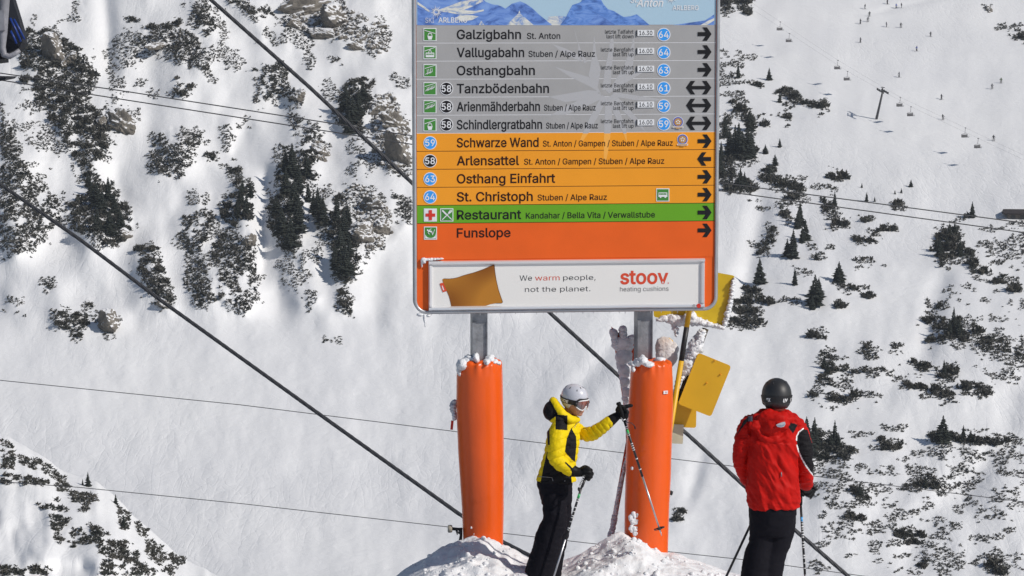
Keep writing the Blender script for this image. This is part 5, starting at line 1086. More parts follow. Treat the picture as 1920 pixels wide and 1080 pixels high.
# loose crumbs of snow along the banks
m = MB(); g_ = random.Random(5)
for k in range(300):
    px = g_.choice([g_.gauss(880, 60), g_.gauss(1200, 60), g_.uniform(740, 1400)]); D = g_.uniform(21.0, 21.95)
    x = (px-960)/FOC*D; z = float(near_z(x, D)); r = g_.choice([.006, .008, .011, .015, .022])*g_.uniform(.6, 1.2)
    sd_ = g_.random()*9
    m.ell((x, D, z+r*.2), (r, r*g_.uniform(.7, 1.2), r*.8), nu=7, nv=5, fn=lambda q, sd_=sd_: q*(.7+.6*float(vn3(np.array([q.x+sd_, q.y+sd_, q.z+9])))))
tag(m.build('snow_crumbs', SNOW), 'loose crumbs of snow strewn over the banks at the pad feet', 'snow', kind='stuff')

# ================================================================== ORANGE PADS
VINYL = mat('orange_vinyl', (.82, .103, .003), .36, var=.07, vscale=2.2, coat=.12, bump=.006, bscale=5)
WHITE = mat('white_sticker', (.75, .75, .76), .5)
PD = 22.13
def pad(name, prof, label, snow, creases):
    root = empty(name, W(prof[-1][1], prof[-1][0], PD), label, 'pad'); o = root.location.copy(); m = MB(); n = 72; rows = []
    pys = [prof[0][0]-5, prof[0][0]-3.5, prof[0][0]-1, prof[0][0]+2, prof[0][0]+6, prof[0][0]+11, prof[0][0]+18]+list(np.arange(prof[0][0]+26, prof[-1][0], 6))
    P0 = [p[0] for p in prof]; k_ = PD/FOC
    for j, py in enumerate(pys):
        cx = float(np.interp(py, P0, [p[1] for p in prof])); r = float(np.interp(py, P0, [p[2] for p in prof]))*k_
        top = py-prof[0][0]; f = {0: .80, 1: .93, 2: .985, 3: 1.0}.get(j, 1.0); c = W(cx, py, PD); row = []
        for i in range(n):
            a = 6.2832*i/n
            fold = max(0, 1-(top+5)/26)*(.05*math.sin(a*11+math.sin(a*3)*1.5)+.035*math.sin(a*19+1)-.07)
            rr = r*(f+fold)*(1+.012*math.sin(a*2+py*.01)+.02*(float(vn(a*2.2+prof[0][1], py/60.))-.5))
            for (ca, cy_, sl, am) in creases:     # pinched diagonal folds in the vinyl
                d = (py-cy_)-sl*math.degrees((a-ca+math.pi) % (2*math.pi)-math.pi); w_ = math.exp(-(math.degrees((a-ca+math.pi) % (2*math.pi)-math.pi)/30)**2)
                rr += (math.exp(-(d/4.5)**2)-.8*math.exp(-((d-8)/5)**2))*am*w_
            dz = max(0, 1-(top+5)/10)*.012*math.sin(a*9+2)
            row.append(c+Vector((math.cos(a)*rr, math.sin(a)*rr, dz))-o)
        rows.append(row)
    vs = [q for r in rows for q in r]; N = len(rows)
    m.add(vs, [(i*n+j, (i+1)*n+j, (i+1)*n+(j+1) % n, i*n+(j+1) % n) for i in range(N-1) for j in range(n)]+[tuple(range(n))], 0, True)
    m.build('vinyl_cover', VINYL, root)
    cs = [(W(px, py, PD+dy)-o, (rx_*k_, .09, rz_*k_)) for px, py, dy, rx_, rz_ in snow]
    lumps('snow_cap', cs, root, FROST, seed=int(prof[0][1]), nz=.55)
    return root
pl_ = pad('orange_pad', [(680,899,42.6),(760,899.5,43.6),(850,902,42.6),(950,905,40),(1070,906.5,37.6)], 'orange vinyl pad round the left steel post, left of the skier in yellow',
    [(866,684,-.1,10,10),(874,680,-.05,12,9),(886,676,-.02,12,8),(880,672,.02,9,8),(861,692,-.06,5,12),(893,672,-.06,6,9),(918,673,-.02,9,8),(926,678,-.03,8,5),(912,678,-.1,8,5),(934,680,0,6,4)], [(-1.9, 930, -.25, .004)])
pr_ = pad('orange_pad', [(682,1222,39),(760,1220,42.2),(850,1216.5,42.8),(950,1213,42.4),(1075,1211,41.5)], 'orange vinyl pad round the right steel post, touched by the black glove',
    [(1205,676,-.1,10,9),(1196,680,-.08,8,7),(1215,682,-.13,10,6),(1186,682,-.05,7,5),(1238,676,.06,12,7),(1187,692,-.14,4,5)], [(-1.95, 832, -.52, .008), (-2.05, 852, -.4, .006), (-2.0, 905, -.2, .004)])
m = MB(); c = W(1248, 735.5, PD-.152)-pr_.location; m.box(c, (.042, .004, .026), Matrix.Rotation(.5, 3, 'Z')); m.build('white_tag', WHITE, pr_)
m = MB()
for k in range(4): m.box(c+Vector((-.011+.008*k, -.004, .002)), (.005, .002, .006), Matrix.Rotation(.5, 3, 'Z'))
tag(m.build('tag_print', ADR, pr_), kind='stuff')
k_ = PD/FOC
lumps('stuck_snow', [(W(1185, 878, 22.0)-pr_.location, (.012, .01, .016))]+[(W(1188+random.uniform(-6, 10), 1000-random.random()**1.4*36, 21.975)-pr_.location, (random.uniform(.008, .022), .012, random.uniform(.01, .03))) for _ in range(26)], pr_)
lumps('stuck_snow', [(W(886+random.uniform(-3, 6), 1018-random.random()**1.6*30, 22.0)-pl_.location, (random.uniform(.005, .012), .03, random.uniform(.008, .016))) for _ in range(10)], pl_)

# ================================================================== FROSTED POLES AND YELLOW SIGNS BEHIND THE RIGHT PAD
ORB = mat('orange_board', (.70, .10, .03), .5, var=.3, vscale=9); RIME = mat('rime_ice', (.74, .745, .79), .75, var=.25, vscale=14, bump=.015, bscale=22)
YEL = mat('yellow_sign_back', (.74, .42, .012), .45, var=.10, vscale=3.5); YEL2 = mat('yellow_sign_front', (.72, .50, .015), .45, var=.12, vscale=7); PALE = mat('pale_sign', (.60, .57, .42), .6, var=.15, vscale=8)
BLKP = mat('black_band', (.025, .025, .028), .5, var=.4, vscale=20); DW = mat('weathered_wood', (.10, .075, .035), .85, col2=(.03, .025, .02), vscale=18, stretch=(4, 4, 1))
def plate(m, P, D, th, mi=0, tilt=0):
    c = [W(px, py, D+tilt*(px-P[0][0])/100) for px, py in P]; nrm = (c[1]-c[0]).cross(c[2]-c[0]).normalized()
    if nrm.y > 0: nrm = -nrm
    o = c[0]; ex = (c[1]-c[0]).normalized(); ey = nrm.cross(ex)
    pts = [((q-o).dot(ex), (q-o).dot(ey)) for q in c]; m.prism(pts, o, ex, ey, nrm, 0, th, mi)
def round_poly(P, r, n=4):
    out = []
    for i in range(len(P)):
        a, b, c = Vector(P[i-1]), Vector(P[i]), Vector(P[(i+1) % len(P)]); u = (a-b).normalized()*r; v = (c-b).normalized()*r
        for k in range(n+1): t = k/n; out.append(tuple((b+u)*(1-t)**2+b*2*t*(1-t)+(b+v)*t*t))
    return out
def frosty(path, seed, D, w, depth, step=5, jit=3):
    step *= .62
    g = random.Random(seed); cs = []
    for a, b in zip(path[:-1], path[1:]):
        L = math.hypot(b[0]-a[0], b[1]-a[1]); n = max(1, int(L/step))
        for k in range(n):
            t = k/n; ww = (a[2]*(1-t)+b[2]*t)*g.uniform(.75, 1.2)*.5
            cs.append((W(a[0]*(1-t)+b[0]*t+g.uniform(-jit, jit)*.3, a[1]*(1-t)+b[1]*t, D+g.uniform(-.02, .02)), (ww*.0045, depth, max(step*1.3, ww*.75)*.0045)))
    return cs
def at(root, cs): return [(c-root.location, r) for c, r in cs]
# crossed rime covered stakes
D_ = 22.62
e = empty('rimed_stake', W(1182, 790, D_), 'flaring orange edged stake thick with grey rime, forked at its top, beside the right post', 'stake')
m = MB(); plate(m, [(1146,612),(1178,640),(1192,640),(1194,668),(1188,760),(1182,900),(1176,900),(1172,780),(1160,700)], D_, .02); v = m.v; m.v = [tuple(Vector(q)-e.location) for q in v]; m.build('orange_board', ORB, e)
cs = frosty([(1168,640,33),(1171,680,28),(1175,730,19),(1178,790,12),(1181,880,8)], 3, D_-.03, 1, .03, 4)+frosty([(1168,640,14),(1168,616,15),(1169,612,13)], 4, D_-.03, 1, .045, 4, 1)+frosty([(1156,650,16),(1150,622,14),(1146,618,12)], 5, D_-.03, 1, .045, 4, 1)+frosty([(1178,650,18),(1184,634,15),(1187,630,10)], 6, D_-.03, 1, .045, 4, 1)
lumps('rime', at(e, cs), e, RIME, nz=.16)
e = empty('rimed_stake', W(1148, 1010, D_-.2), 'narrow leaning orange stake coated in grey rime, its foot left of the right pad', 'stake')
m = MB(); m.tube([W(1145,1012,D_-.2)-e.location, W(1160,930,D_-.2)-e.location, W(1178,830,D_-.2)-e.location], .022, 8); m.build('orange_board', ORB, e)
cs = frosty([(1145,1006,12),(1150,985,12),(1156,950,7),(1160,925,9),(1170,880,6),(1176,850,6)], 8, D_-.23, 1, .026, 4, 3); lumps('rime', at(e, cs), e, RIME, nz=.3)
# yellow and black pole
e = empty('striped_pole', W(1255, 800, 22.75), 'leaning pole banded yellow and black behind the right pad', 'pole')
def pp_(t): return W(1296-40*t, 560+250*t, 22.75)-e.location
t1, t2 = (613-560)/250, (676-560)/250
for a, b, mm in ((-.6, t1, YEL), (t1, t2, BLKP), (t2, 1.9, YEL)):
    m = MB(); m.tube([pp_(a), pp_(b)], .023, 14); m.build('band', mm, e)
# weathered post with rime, carrying the big sign
e = empty('weathered_post', W(1262, 830, 22.9), 'leaning weathered wooden post crusted with white rime on its left', 'post')
m = MB(); a = W(1323, 616, 22.9)-e.location; b = W(1273, 752, 22.9)-e.location; m.tube([a, b], .028, 4, smooth=False); m.build('timber', DW, e)
cs = frosty([(1316,622,14),(1304,650,24),(1289,690,28),(1281,700,16),(1272,715,9),(1268,735,9),(1264,752,7)], 12, 22.86, 1, .05, 3.2, 7); lumps('rime', at(e, cs), e, FROST, nz=.75)
# big yellow sign seen from the back
def ysign(name, P, D, mt, label, th=.012, tilt=0, r=7):
    e = empty(name, W(P[0][0], P[0][1], D), label, 'sign'); m = MB(); plate(m, round_poly(P, r), D, th, 0, tilt); m.v = [tuple(Vector(q)-e.location) for q in m.v]; m.build('plate', mt, e); return e
es = ysign('warning_sign', [(1309,661),(1371,686),(1333,781),(1271,757)], 22.80, YEL, 'large tilted blank yellow sign plate right of the right pad', r=6)
m = MB()
for x, y in ((1351,702),(1325,718),(1340,676)): m.tube([W(x, y, 22.787)-es.location, W(x, y, 22.775)-es.location], .006, 8)
m.build('bolts', ORP, es)
ysign('warning_sign', [(1262,730),(1306,742),(1305,802),(1262,800)], 22.96, YEL, 'small lower yellow sign plate in the shadow of the tilted one', r=5)
ysign('warning_sign', [(1259,795),(1282,796),(1280,832),(1259,831)], 22.93, PALE, 'small pale plate under the shaded yellow sign', r=2)
e2 = ysign('warning_sign', [(1284,500),(1378,517),(1357,618),(1286,600)], 22.98, YEL2, 'yellow sign plate rimmed with frost behind the board\'s lower right corner', r=5)
cs = frosty([(1376,522,5),(1372,545,8),(1369,570,8),(1363,592,9),(1357,616,8)], 21, 22.955, 1, .02, 2.6, 5)+frosty([(1357,615,8),(1335,610,12),(1312,604,16),(1296,600,20),(1290,592,12)], 22, 22.955, 1, .02, 2.6, 7)+frosty([(1296,590,16),(1299,598,14)], 23, 22.95, 1, .02, 3, 3)
lumps('rime', at(e2, cs), e2, FROST, nz=.8, nu=10)
e3 = ysign('warning_sign', [(1224,560),(1290,565),(1284,604),(1226,594)], 23.05, YEL2, 'frosted yellow plate peeping out under the board beside the right post', r=4)
cs = frosty([(1234,600,8),(1250,597,16),(1268,600,22),(1280,603,24)], 31, 23.02, 1, .02, 3, 5)+frosty([(1262,604,12),(1268,620,10),(1268,632,4)], 32, 23.02, 1, .02, 3, 3); lumps('rime', at(e3, cs), e3, FROST, nz=.7)
MIX = mat('dirty_rime', (.76, .75, .75), .8, col2=(.55, .46, .40), vscale=6, bump=.02, bscale=20)
e4 = empty('rimed_plate', W(1250, 660, 23.0), 'round topped plate buried in dirty rime behind the right post', 'sign')
m = MB(); m.ell(Vector((0, 0, 0)), (.085, .03, .13)); m.build('plate', YEL, e4)
lumps('rime', [(W(1246,650,22.98)-e4.location, (.085, .05, .09)), (W(1250,668,22.97)-e4.location, (.10, .05, .11)), (W(1240,645,22.98)-e4.location, (.05, .05, .05)), (W(1262,655,22.98)-e4.location, (.05, .05, .07))], e4, MIX, nz=.3)
# rimed marker at the left pad and the clamp with its knob
e = empty('rimed_marker', W(850, 780, 22.2), 'small red marker under a lump of rime on the left side of the left pad', 'marker')
lumps('rime', at(e, frosty([(853,752,9),(849,758,12),(850,768,10),(853,778,8),(851,788,10)], 41, 22.2, 1, .03, 3.5, 4)), e, RIME, nz=.5)
m = MB(); m.box(W(847.5,797,22.2)-e.location, (.022, .03, .075), Matrix.Rotation(.1, 3, 'Y')); m.build('flag', REDC, e)
e = empty('clamp', W(864, 1022, 22.25), 'black pipe clamp with round beige knob at the foot of the left pad', 'clamp')
KN = mat('beige_knob', (.38, .35, .28), .6, var=.2, vscale=30)
def L_(x, y, d=0): return W(x, y, 22.1+d)-e.location
m = MB(); m.tube([L_(839.5,991.5), L_(840.5,991.5), L_(846,991.5), L_(848,991.5)], [.024, .033, .033, .027], 20); m.build('knob', KN, e)
m = MB(); m.tube([L_(847,991.8), L_(866,992.5)], .0125, 10); m.tube([L_(863,990), L_(864.5,1003), L_(862,1022), L_(858,1030)], [.018, .012, .016, .018], 8); m.tube([L_(856,993), L_(857.5,1003)], [.012, .003], 8); m.tube([L_(861,997), L_(860,1001)], [.012, .006], 8); m.build('bracket', BLKP, e)

# ================================================================== PEOPLE
def fuse(name, mb, voxel, mats, parent, smooth=3, disp=None, pick=None, root=None):
    """one continuous skin round all shapes of mb; disp moves points along the normal, pick chooses a material per face"""
    me = mb.mesh(name, []); o = bpy.data.objects.new(name, me); COL.objects.link(o)
    r = o.modifiers.new('r', 'REMESH'); r.mode = 'VOXEL'; r.voxel_size = voxel; r.use_smooth_shade = True
    if smooth: s = o.modifiers.new('s', 'SMOOTH'); s.iterations = smooth; s.factor = .5
    dg = bpy.context.evaluated_depsgraph_get(); m2 = bpy.data.meshes.new_from_object(o.evaluated_get(dg))
    bpy.data.objects.remove(o); bpy.data.meshes.remove(me); m2.name = name
    n = len(m2.vertices); co = np.empty(n*3); m2.vertices.foreach_get('co', co); co = co.reshape(-1, 3)
    if disp is not None:
        nr = np.empty(n*3); m2.vertex_normals.foreach_get('vector', nr); nr = nr.reshape(-1, 3); co = co+nr*disp(co, nr)[:, None]; m2.vertices.foreach_set('co', co.ravel())
    m2.materials.clear()
    for q in (mats if isinstance(mats, (list, tuple)) else [mats]): m2.materials.append(q)
    m2.polygons.foreach_set('use_smooth', [True]*len(m2.polygons))
    if pick is not None:
        c = np.empty(len(m2.polygons)*3); m2.polygons.foreach_get('center', c); m2.polygons.foreach_set('material_index', pick(c.reshape(-1, 3)).astype(np.int32))
    else: m2.polygons.foreach_set('material_index', np.zeros(len(m2.polygons), np.int32))
    m2.update(); e = link(name, m2, parent)
    if root is not None: m2.transform(Matrix.Translation(-root)); 
    return e
def proj(c):
    """photograph pixels of world points"""
    y = c[:, 1]; z = c[:, 2]-CZ; f = cT*y-sT*z; u = sT*y+cT*z
    return 960+FOC*c[:, 0]/f, 540-FOC*u/f
def inP(x, y, P): return inpoly(x, y, P)
def rings(m, spec, D, k, n=28, mi=0, ry0=0):
    """stack of elliptic rings: (py, centre px, half width px, half depth m, depth offset m)"""
    vs = []
    for q in spec:
        py, cx, hw, hd = q[:4]; dy = q[4] if len(q) > 4 else 0; c = W(cx, py, D+dy)
        for i in range(n): a = 6.2832*i/n; vs.append(c+Vector((math.cos(a)*hw*k, math.sin(a)*hd, 0)))
    N = len(spec); m.add(vs, [(i*n+j, (i+1)*n+j, (i+1)*n+(j+1) % n, i*n+(j+1) % n) for i in range(N-1) for j in range(n)]+[tuple(range(n)), tuple((N-1)*n+j for j in range(n))[::-1]], mi, True)
def limb(m, pts, D, k, n=16):
    P = [W(p[0], p[1], D+p[2]) for p in pts]; R = [p[3]*k for p in pts]; P2 = []; R2 = []
    for i in range(len(P)-1):                      # smooth path through the joints
        p0 = P[max(i-1, 0)]; p1 = P[i]; p2 = P[i+1]; p3 = P[min(i+2, len(P)-1)]
        for s in range(4):
            t = s/4; P2.append(.5*((2*p1)+(p2-p0)*t+(2*p0-5*p1+4*p2-p3)*t*t+(3*p1-p0-3*p2+p3)*t**3)); R2.append(R[i]*(1-t)+R[i+1]*t)
    P2.append(P[-1]); R2.append(R[-1]); m.tube(P2, R2, n)
    for c, r in ((P[0], R[0]), (P[-1], R[-1])): m.ell(c, (r*.97,)*3, nu=14, nv=8)
def cloth(name, col, rough=.75, **k): return mat(name, col, rough, spec=.12, **k)
SKIN = mat('skin', (.50, .25, .17), .5, var=.12, vscale=30); SKIN.node_tree.nodes['Principled BSDF'].inputs['Subsurface Weight'].default_value = .1
YJ = cloth('yellow_jacket', (.82, .60, .008), .55, var=.05, vscale=12, bump=.002, bscale=60); BJ = cloth('black_fabric', (.014, .013, .015), .7, bump=.002, bscale=50); TR = cloth('black_trousers', (.0085, .008, .012), .75, bump=.003, bscale=25)
GL = cloth('black_glove', (.012, .012, .013), .5, bump=.0015, bscale=90); RJ = cloth('red_jacket', (.50, .008, .005), .6, var=.12, vscale=8, bump=.0015, bscale=70)
HW = mat('white_helmet', (.56, .57, .62), .35, coat=.3); HB = mat('matt_black_helmet', (.022, .022, .023), .5, spec=.6); FRW = mat('goggle_frame', (.80, .80, .80), .35); STR = mat('goggle_strap', (.012, .012, .014), .6)
LENS = mat('goggle_lens', (.14, .17, .19), .12, .5, coat=1, col2=(.42, .10, .05), var=1, vscale=7); ALU = mat('pole_aluminium', (.55, .55, .57), .35, .7); PBL = mat('pole_black', (.015, .015, .018), .4)
GRN = mat('green_mark', (.03, .45, .12), .5); CYA = mat('blue_mark', (.04, .35, .75), .5); SIL = mat('reflective_silver', (.72, .72, .74), .28, .8, bump=.004, bscale=30); ZIP = mat('zip', (.25, .25, .27), .4, .6); BOOT = mat('boot_plastic', (.02, .02, .024), .35)
def stack_text(m, s, org, ex, ey, en, h, wd, t=.002, bold=.03, mi=0, shear=.1):
    V, F = text_pts(s, bold, shear); xs = [v[0] for v in V]; a, b = min(xs), max(xs); m.add([org+ex*((v[0]-a)/(b-a)*wd)+ey*(v[1]/CAP*h)+en*t for v in V], F, mi)
def ski_pole(label, a, b, D1, D2, split, marks, grip_len=.13, basket=True):
    """pole from grip top pixel a to tip pixel b"""
    A = W(*a, D1); Bp = W(*b, D2); d = (Bp-A).normalized(); L = (Bp-A).length; e = empty('ski_pole', A, label, 'ski pole')
    o = lambda t: d*t
    m = MB(); m.tube([o(grip_len*.9), o(L*split)], .0095, 10, 0); m.tube([o(L*split), o(L-.03)], [.0085, .0062], 10, 1); m.tube([o(L-.04), o(L)], [.006, .002], 8, 1)
    if marks:
        nn = 22
        for k in range(nn):
            t = grip_len+.06+(L*split-grip_len-.09)*k/nn
            if random.random() < .5: m.tube([o(t), o(t+random.uniform(.005, .011))], .0101, 8, 2)
        m.tube([o(grip_len+.09), o(grip_len+.125)], .0103, 10, 3)
    m.build('shaft', [ALU if split < 0 else PBL, ALU, FRW, GRN if marks != 'blue' else CYA], e)
    m = MB(); m.tube([o(-.012), o(0), o(.012), o(.03), o(.075), o(.115), o(grip_len)], [.017, .021, .016, .0145, .0165, .0145, .012], 12); m.build('grip', GL, e)
    if basket:
        m = MB(); c = o(L-.065); s1 = d.cross(Vector((0, 1, 0))).normalized(); s2 = d.cross(s1)
        m.tube([c-d*.006, c+d*.012], [.013, .012], 10)
        for k in range(4):
            a_ = 1.5708*k+.3; q = s1*math.cos(a_)+s2*math.sin(a_); m.tube([c, c+q*.044-d*.004], [.006, .004], 6)
        pts = [c+(s1*math.cos(6.2832*k/24)+s2*math.sin(6.2832*k/24))*.042 for k in range(25)]; m.tube(pts, .0035, 6, caps=False); m.build('basket', PBL, e)
    return e

def head_parts(body_mb, hel_col, C, yaw, pitch, S, par, root, goggles):
    """helmet, goggles and the shapes of the head; local x = gaze, y = left, z = up"""
    M = (Matrix.Rotation(yaw, 3, 'Z') @ Matrix.Rotation(pitch, 3, 'Y')); T = lambda v: C+M @ (Vector(v)*S)
    E = lambda c, r: body_mb.ell(T(c), tuple(q*S for q in r), M=M, nu=20, nv=14)
    E((0, 0, 0), (.092, .074, .102)); E((.03, 0, -.055), (.062, .055, .065)); E((.066, 0, -.098), (.026, .027, .018)); E((.04, 0, -.08), (.045, .05, .03))
    for s in (-1, 1): E((.055, .032*s, -.05), (.033, .028, .033)); E((.0, .074*s, -.02), (.016, .01, .03)); E((.083, .029*s, .0), (.014, .016, .012))
    body_mb.tube([T((.092, 0, .008)), T((.108, 0, -.022)), T((.103, 0, -.036))], [.009*S, .0125*S, .012*S], 10)
    body_mb.tube([T((.088, -.022, -.066)), T((.0955, -.008, -.0635)), T((.0965, 0, -.065)), T((.0955, .008, -.0635)), T((.088, .022, -.066))], .0062*S, 8)
    body_mb.tube([T((.086, -.018, -.075)), T((.0945, 0, -.077)), T((.086, .018, -.075))], .0068*S, 8)
    # helmet shell: rim rises over the brow and drops over the ears and nape
    m = MB(); nu, nv = 48, 18; rx_, ry_, rz_ = .118, .098, .112
    def rim(a): f = math.cos(a); return .040 if f > .80 else (-.02+.06*sstep(.35, .80, f) if f > .35 else -.062+.042*sstep(.05, .35, f) if f > .05 else -.062-.012*sstep(0, -1, f) if 0 else -.062)
    for sh in (1.0, .93):
        vs = []
        for i in range(nu):
            a = 6.2832*i/nu; zr = float(rim(a)); zc = (zr-.022)/rz_; phm = math.acos(max(-.75, min(.9, zc)))
            for j in range(nv+1):
                ph = phm*j/nv; k = sh; bul = 1+.02*math.sin(ph*3)
                q = (math.sin(ph)*math.cos(a)*rx_*k*bul-.004, math.sin(ph)*math.sin(a)*ry_*k*bul, math.cos(ph)*rz_*k+.022); vs.append(T(q)-root)
        fs = [(i*(nv+1)+j, i*(nv+1)+j+1, ((i+1) % nu)*(nv+1)+j+1, ((i+1) % nu)*(nv+1)+j) for i in range(nu) for j in range(nv)]
        if sh < 1: fs = [f[::-1] for f in fs]
        m.add(vs, fs, 0 if sh == 1 else 1, True)
    n1 = nu*(nv+1)
    m.f += [(i*(nv+1)+nv, n1+i*(nv+1)+nv, n1+((i+1) % nu)*(nv+1)+nv, ((i+1) % nu)*(nv+1)+nv) for i in range(nu)]; m.m += [1]*nu; m.sm += [False]*nu
    hel = m.build('helmet', [hel_col, STR], par)
    m = MB()
    for a, ph in ((.35, .55), (-.35, .55), (.9, .8), (-.9, .8), (2.5, .75), (-2.5, .75), (1.7, .7), (-1.7, .7)):
        q = Vector((math.sin(ph)*math.cos(a)*rx_*1.005-.004, math.sin(ph)*math.sin(a)*ry_*1.005, math.cos(ph)*rz_*1.005+.022)); m.ell(T(q)-root, (.011*S, .004*S, .003*S), M=M @ Matrix.Rotation(a, 3, 'Z') @ Matrix.Rotation(ph, 3, 'Y'), nu=8, nv=5)
    m.build('vent', STR, hel)
    # strap round the helmet
    m = MB(); n = 56; vs = []; a0 = .62
    def sp(a, z, o=0): r = (1.035+o); zz = (z-.022)/rz_; cc = math.sqrt(max(.05, 1-zz*zz)); return T((cc*math.cos(a)*rx_*r-.004, cc*math.sin(a)*ry_*r, z))-root
    for i in range(n+1):
        a = a0+(6.2832-2*a0)*i/n; vs += [sp(a, -.018), sp(a, .022), sp(a, .022, -.03), sp(a, -.018, -.03)]
    m.add(vs, [(i*4+j, (i+1)*4+j, (i+1)*4+(j+1) % 4, i*4+(j+1) % 4) for i in range(n) for j in range(4)], 0, False); st = m.build('goggle_strap', STR, hel)
    # goggles
    def gp(a, z, r): return T((math.cos(a)*r*1.08, math.sin(a)*r, z))-root
    out = []
    def gz(a): f = abs(a)/.80; top = .036*(1-.35*f**3); bot = -.046*(1-.55*f**3)+.034*math.exp(-(a/.17)**2); return top, bot
    m = MB(); vs = []; N = 36; A_ = [-.84+1.68*i/N for i in range(N+1)]
    for a in A_:
        t, b = gz(a)
        for j in range(7): z = b+(t-b)*j/6; bulge = .004*math.sin(math.pi*j/6); vs.append(gp(a, z-.008, .110+bulge-.010*abs(a/.84)**4))
    m.add(vs, [(i*7+j, (i+1)*7+j, (i+1)*7+j+1, i*7+j+1) for i in range(N) for j in range(6)], 0, True); gg = m.build('goggle_lens', LENS, par)
    m = MB(); loop = [gp(a, gz(a)[0]-.008, .108-.010*abs(a/.84)**4) for a in A_]+[gp(a, gz(a)[1]-.008, .108-.010*abs(a/.84)**4) for a in A_[::-1]]; loop.append(loop[0]); m.tube(loop, [.0052*S]*len(loop), 8, caps=False); m.build('goggle_frame', goggles, gg)
    m = MB()
    for s in ((-1, 1) if goggles is FRW else ()): m.tube([gp(s*.80, -.006, .104), gp(s*.98, -.004, .106)], [.019*S, .019*S], 10, squash=None)
    loop = [gp(a, gz(a)[0]-.006, .101) for a in A_]; m.tube(loop, .008*S, 6); m.build('goggle_foam', STR, gg)
    return M, T, sp, st

# ------------------------------------------------------------------ skier in yellow
D0 = 21.25; K = D0/FOC; yc = W(1030, 1108, D0); yc.z = float(near_z(yc.x, yc.y))
yp = empty('person', yc, 'skier in yellow and black jacket with white helmet, hand raised to the right pad', 'person')
# body: one continuous skin under the clothes
b = MB(); C = W(1077, 750.5, D0-.02)
M, T, sp, st = head_parts(b, HW, C, R_(-36), R_(9), 1.0, yp, yc, FRW)
limb(b, [(1070,762,0,11),(1066,785,.01,11),(1060,800,0,14)], D0, K)
rings(b, [(796,1057,14,.07),(806,1057,26,.12),(830,1056,28,.12),(870,1048,27,.11),(900,1044,29,.12),(920,1042,28,.12)], D0, K)
NA = [(1051,803,-.15,11),(1045,832,-.20,10),(1043,857,-.22,9),(1060,874,-.22,8),(1082,886,-.22,6)]
FA = [(1076,803,.13,11),(1097,817,.10,9),(1117,813,.0,8),(1140,793,-.03,6),(1154,781,-.05,4)]
limb(b, NA, D0, K); limb(b, FA, D0, K)
for dx, dy in ((-5, -.07), (6, .09)): limb(b, [(1043+dx,910,dy,16),(1046+dx,948,dy,15),(1044+dx,985,dy,12),(1031+dx,1020,dy,11),(1021+dx,1062,dy,9),(1018+dx,1098,dy,9)], D0, K)
fuse('body', b, .0075, SKIN, yp, 2, root=yc)
# trousers
m = MB(); rings(m, [(886,1044,33,.135),(897,1041,34.5,.15),(912,1040,33,.15),(930,1043,30,.14),(945,1044,28,.12)], D0, K)
limb(m, [(1040,930,-.06,24),(1040,955,-.07,22.5),(1040,980,-.07,23),(1030,1003,-.07,25),(1024,1032,-.07,26.5),(1015,1060,-.07,27.5),(1008,1092,-.07,27)], D0, K, 20)
limb(m, [(1047,930,.06,24),(1049,955,.07,23),(1048,982,.07,22),(1042,1004,.07,25),(1035,1032,.07,25),(1029,1060,.07,25.5),(1026,1092,.07,25)], D0, K, 20)
def wr(s, am, st_=(7, 7, 16)): return lambda c, n: (np.abs(fbm3(c*np.array(st_)+s, 3)-.5)*-2+.35)*am
fuse('trousers', m, .009, TR, yp, 3, wr(3, .014), root=yc)
# jacket
m = MB()
rings(m, [(787,1064,15,.085),(796,1060,23,.13),(806,1057,30,.16),(825,1056,32,.165),(850,1052,32.5,.16),(872,1047,33.5,.16),(890,1044,36.5,.165),(901,1043,38,.165)], D0, K)
limb(m, [(1048,803,-.13,16),(1045,825,-.19,17.5),(1043,846,-.21,17),(1044,861,-.22,15.5),(1058,874,-.23,13.5),(1072,883,-.23,11.5)], D0, K, 20)
limb(m, [(1076,803,.12,15),(1094,813,.10,13.5),(1110,813,.03,14),(1127,803,-.02,12.5),(1142,791,-.05,11)], D0, K, 20)
# hood lying on the back, collar up to the chin
m.ell(W(1035,770,D0-.01), (17*K, .12, 19*K), M=Matrix.Rotation(.25, 3, 'Y'), nu=22, nv=14); m.ell(W(1047,782,D0-.02), (20*K, .15, 13*K), nu=22, nv=12)
limb(m, [(1037,752,-.04,8),(1044,764,-.10,8.5),(1056,777,-.13,8.5),(1070,786,-.10,8),(1082,787,-.02,6.5)], D0, K)
limb(m, [(1037,752,.06,8),(1050,768,.12,8),(1066,780,.11,8),(1082,787,.0,6.5)], D0, K)
P1 = [(1042,777),(1064,779),(1064,807),(1041,805)]; P2_ = [(1071,802),(1080,818),(1081,833),(1078,866),(1072,862),(1059,847),(1063,822)]
P3 = [(1026,846),(1030,860),(1036,872),(1048,882),(1060,888),(1071,892),(1073,915),(1012,915),(1018,880)]; P4 = [(1025,800),(1030,796),(1031,834),(1027,834)]; P5 = [(1010,748),(1031,749),(1037,760),(1046,776),(1042,781),(1034,786),(1028,792),(1010,794)]
P6 = [(1058,867),(1061,866),(1076,880),(1073,883)]
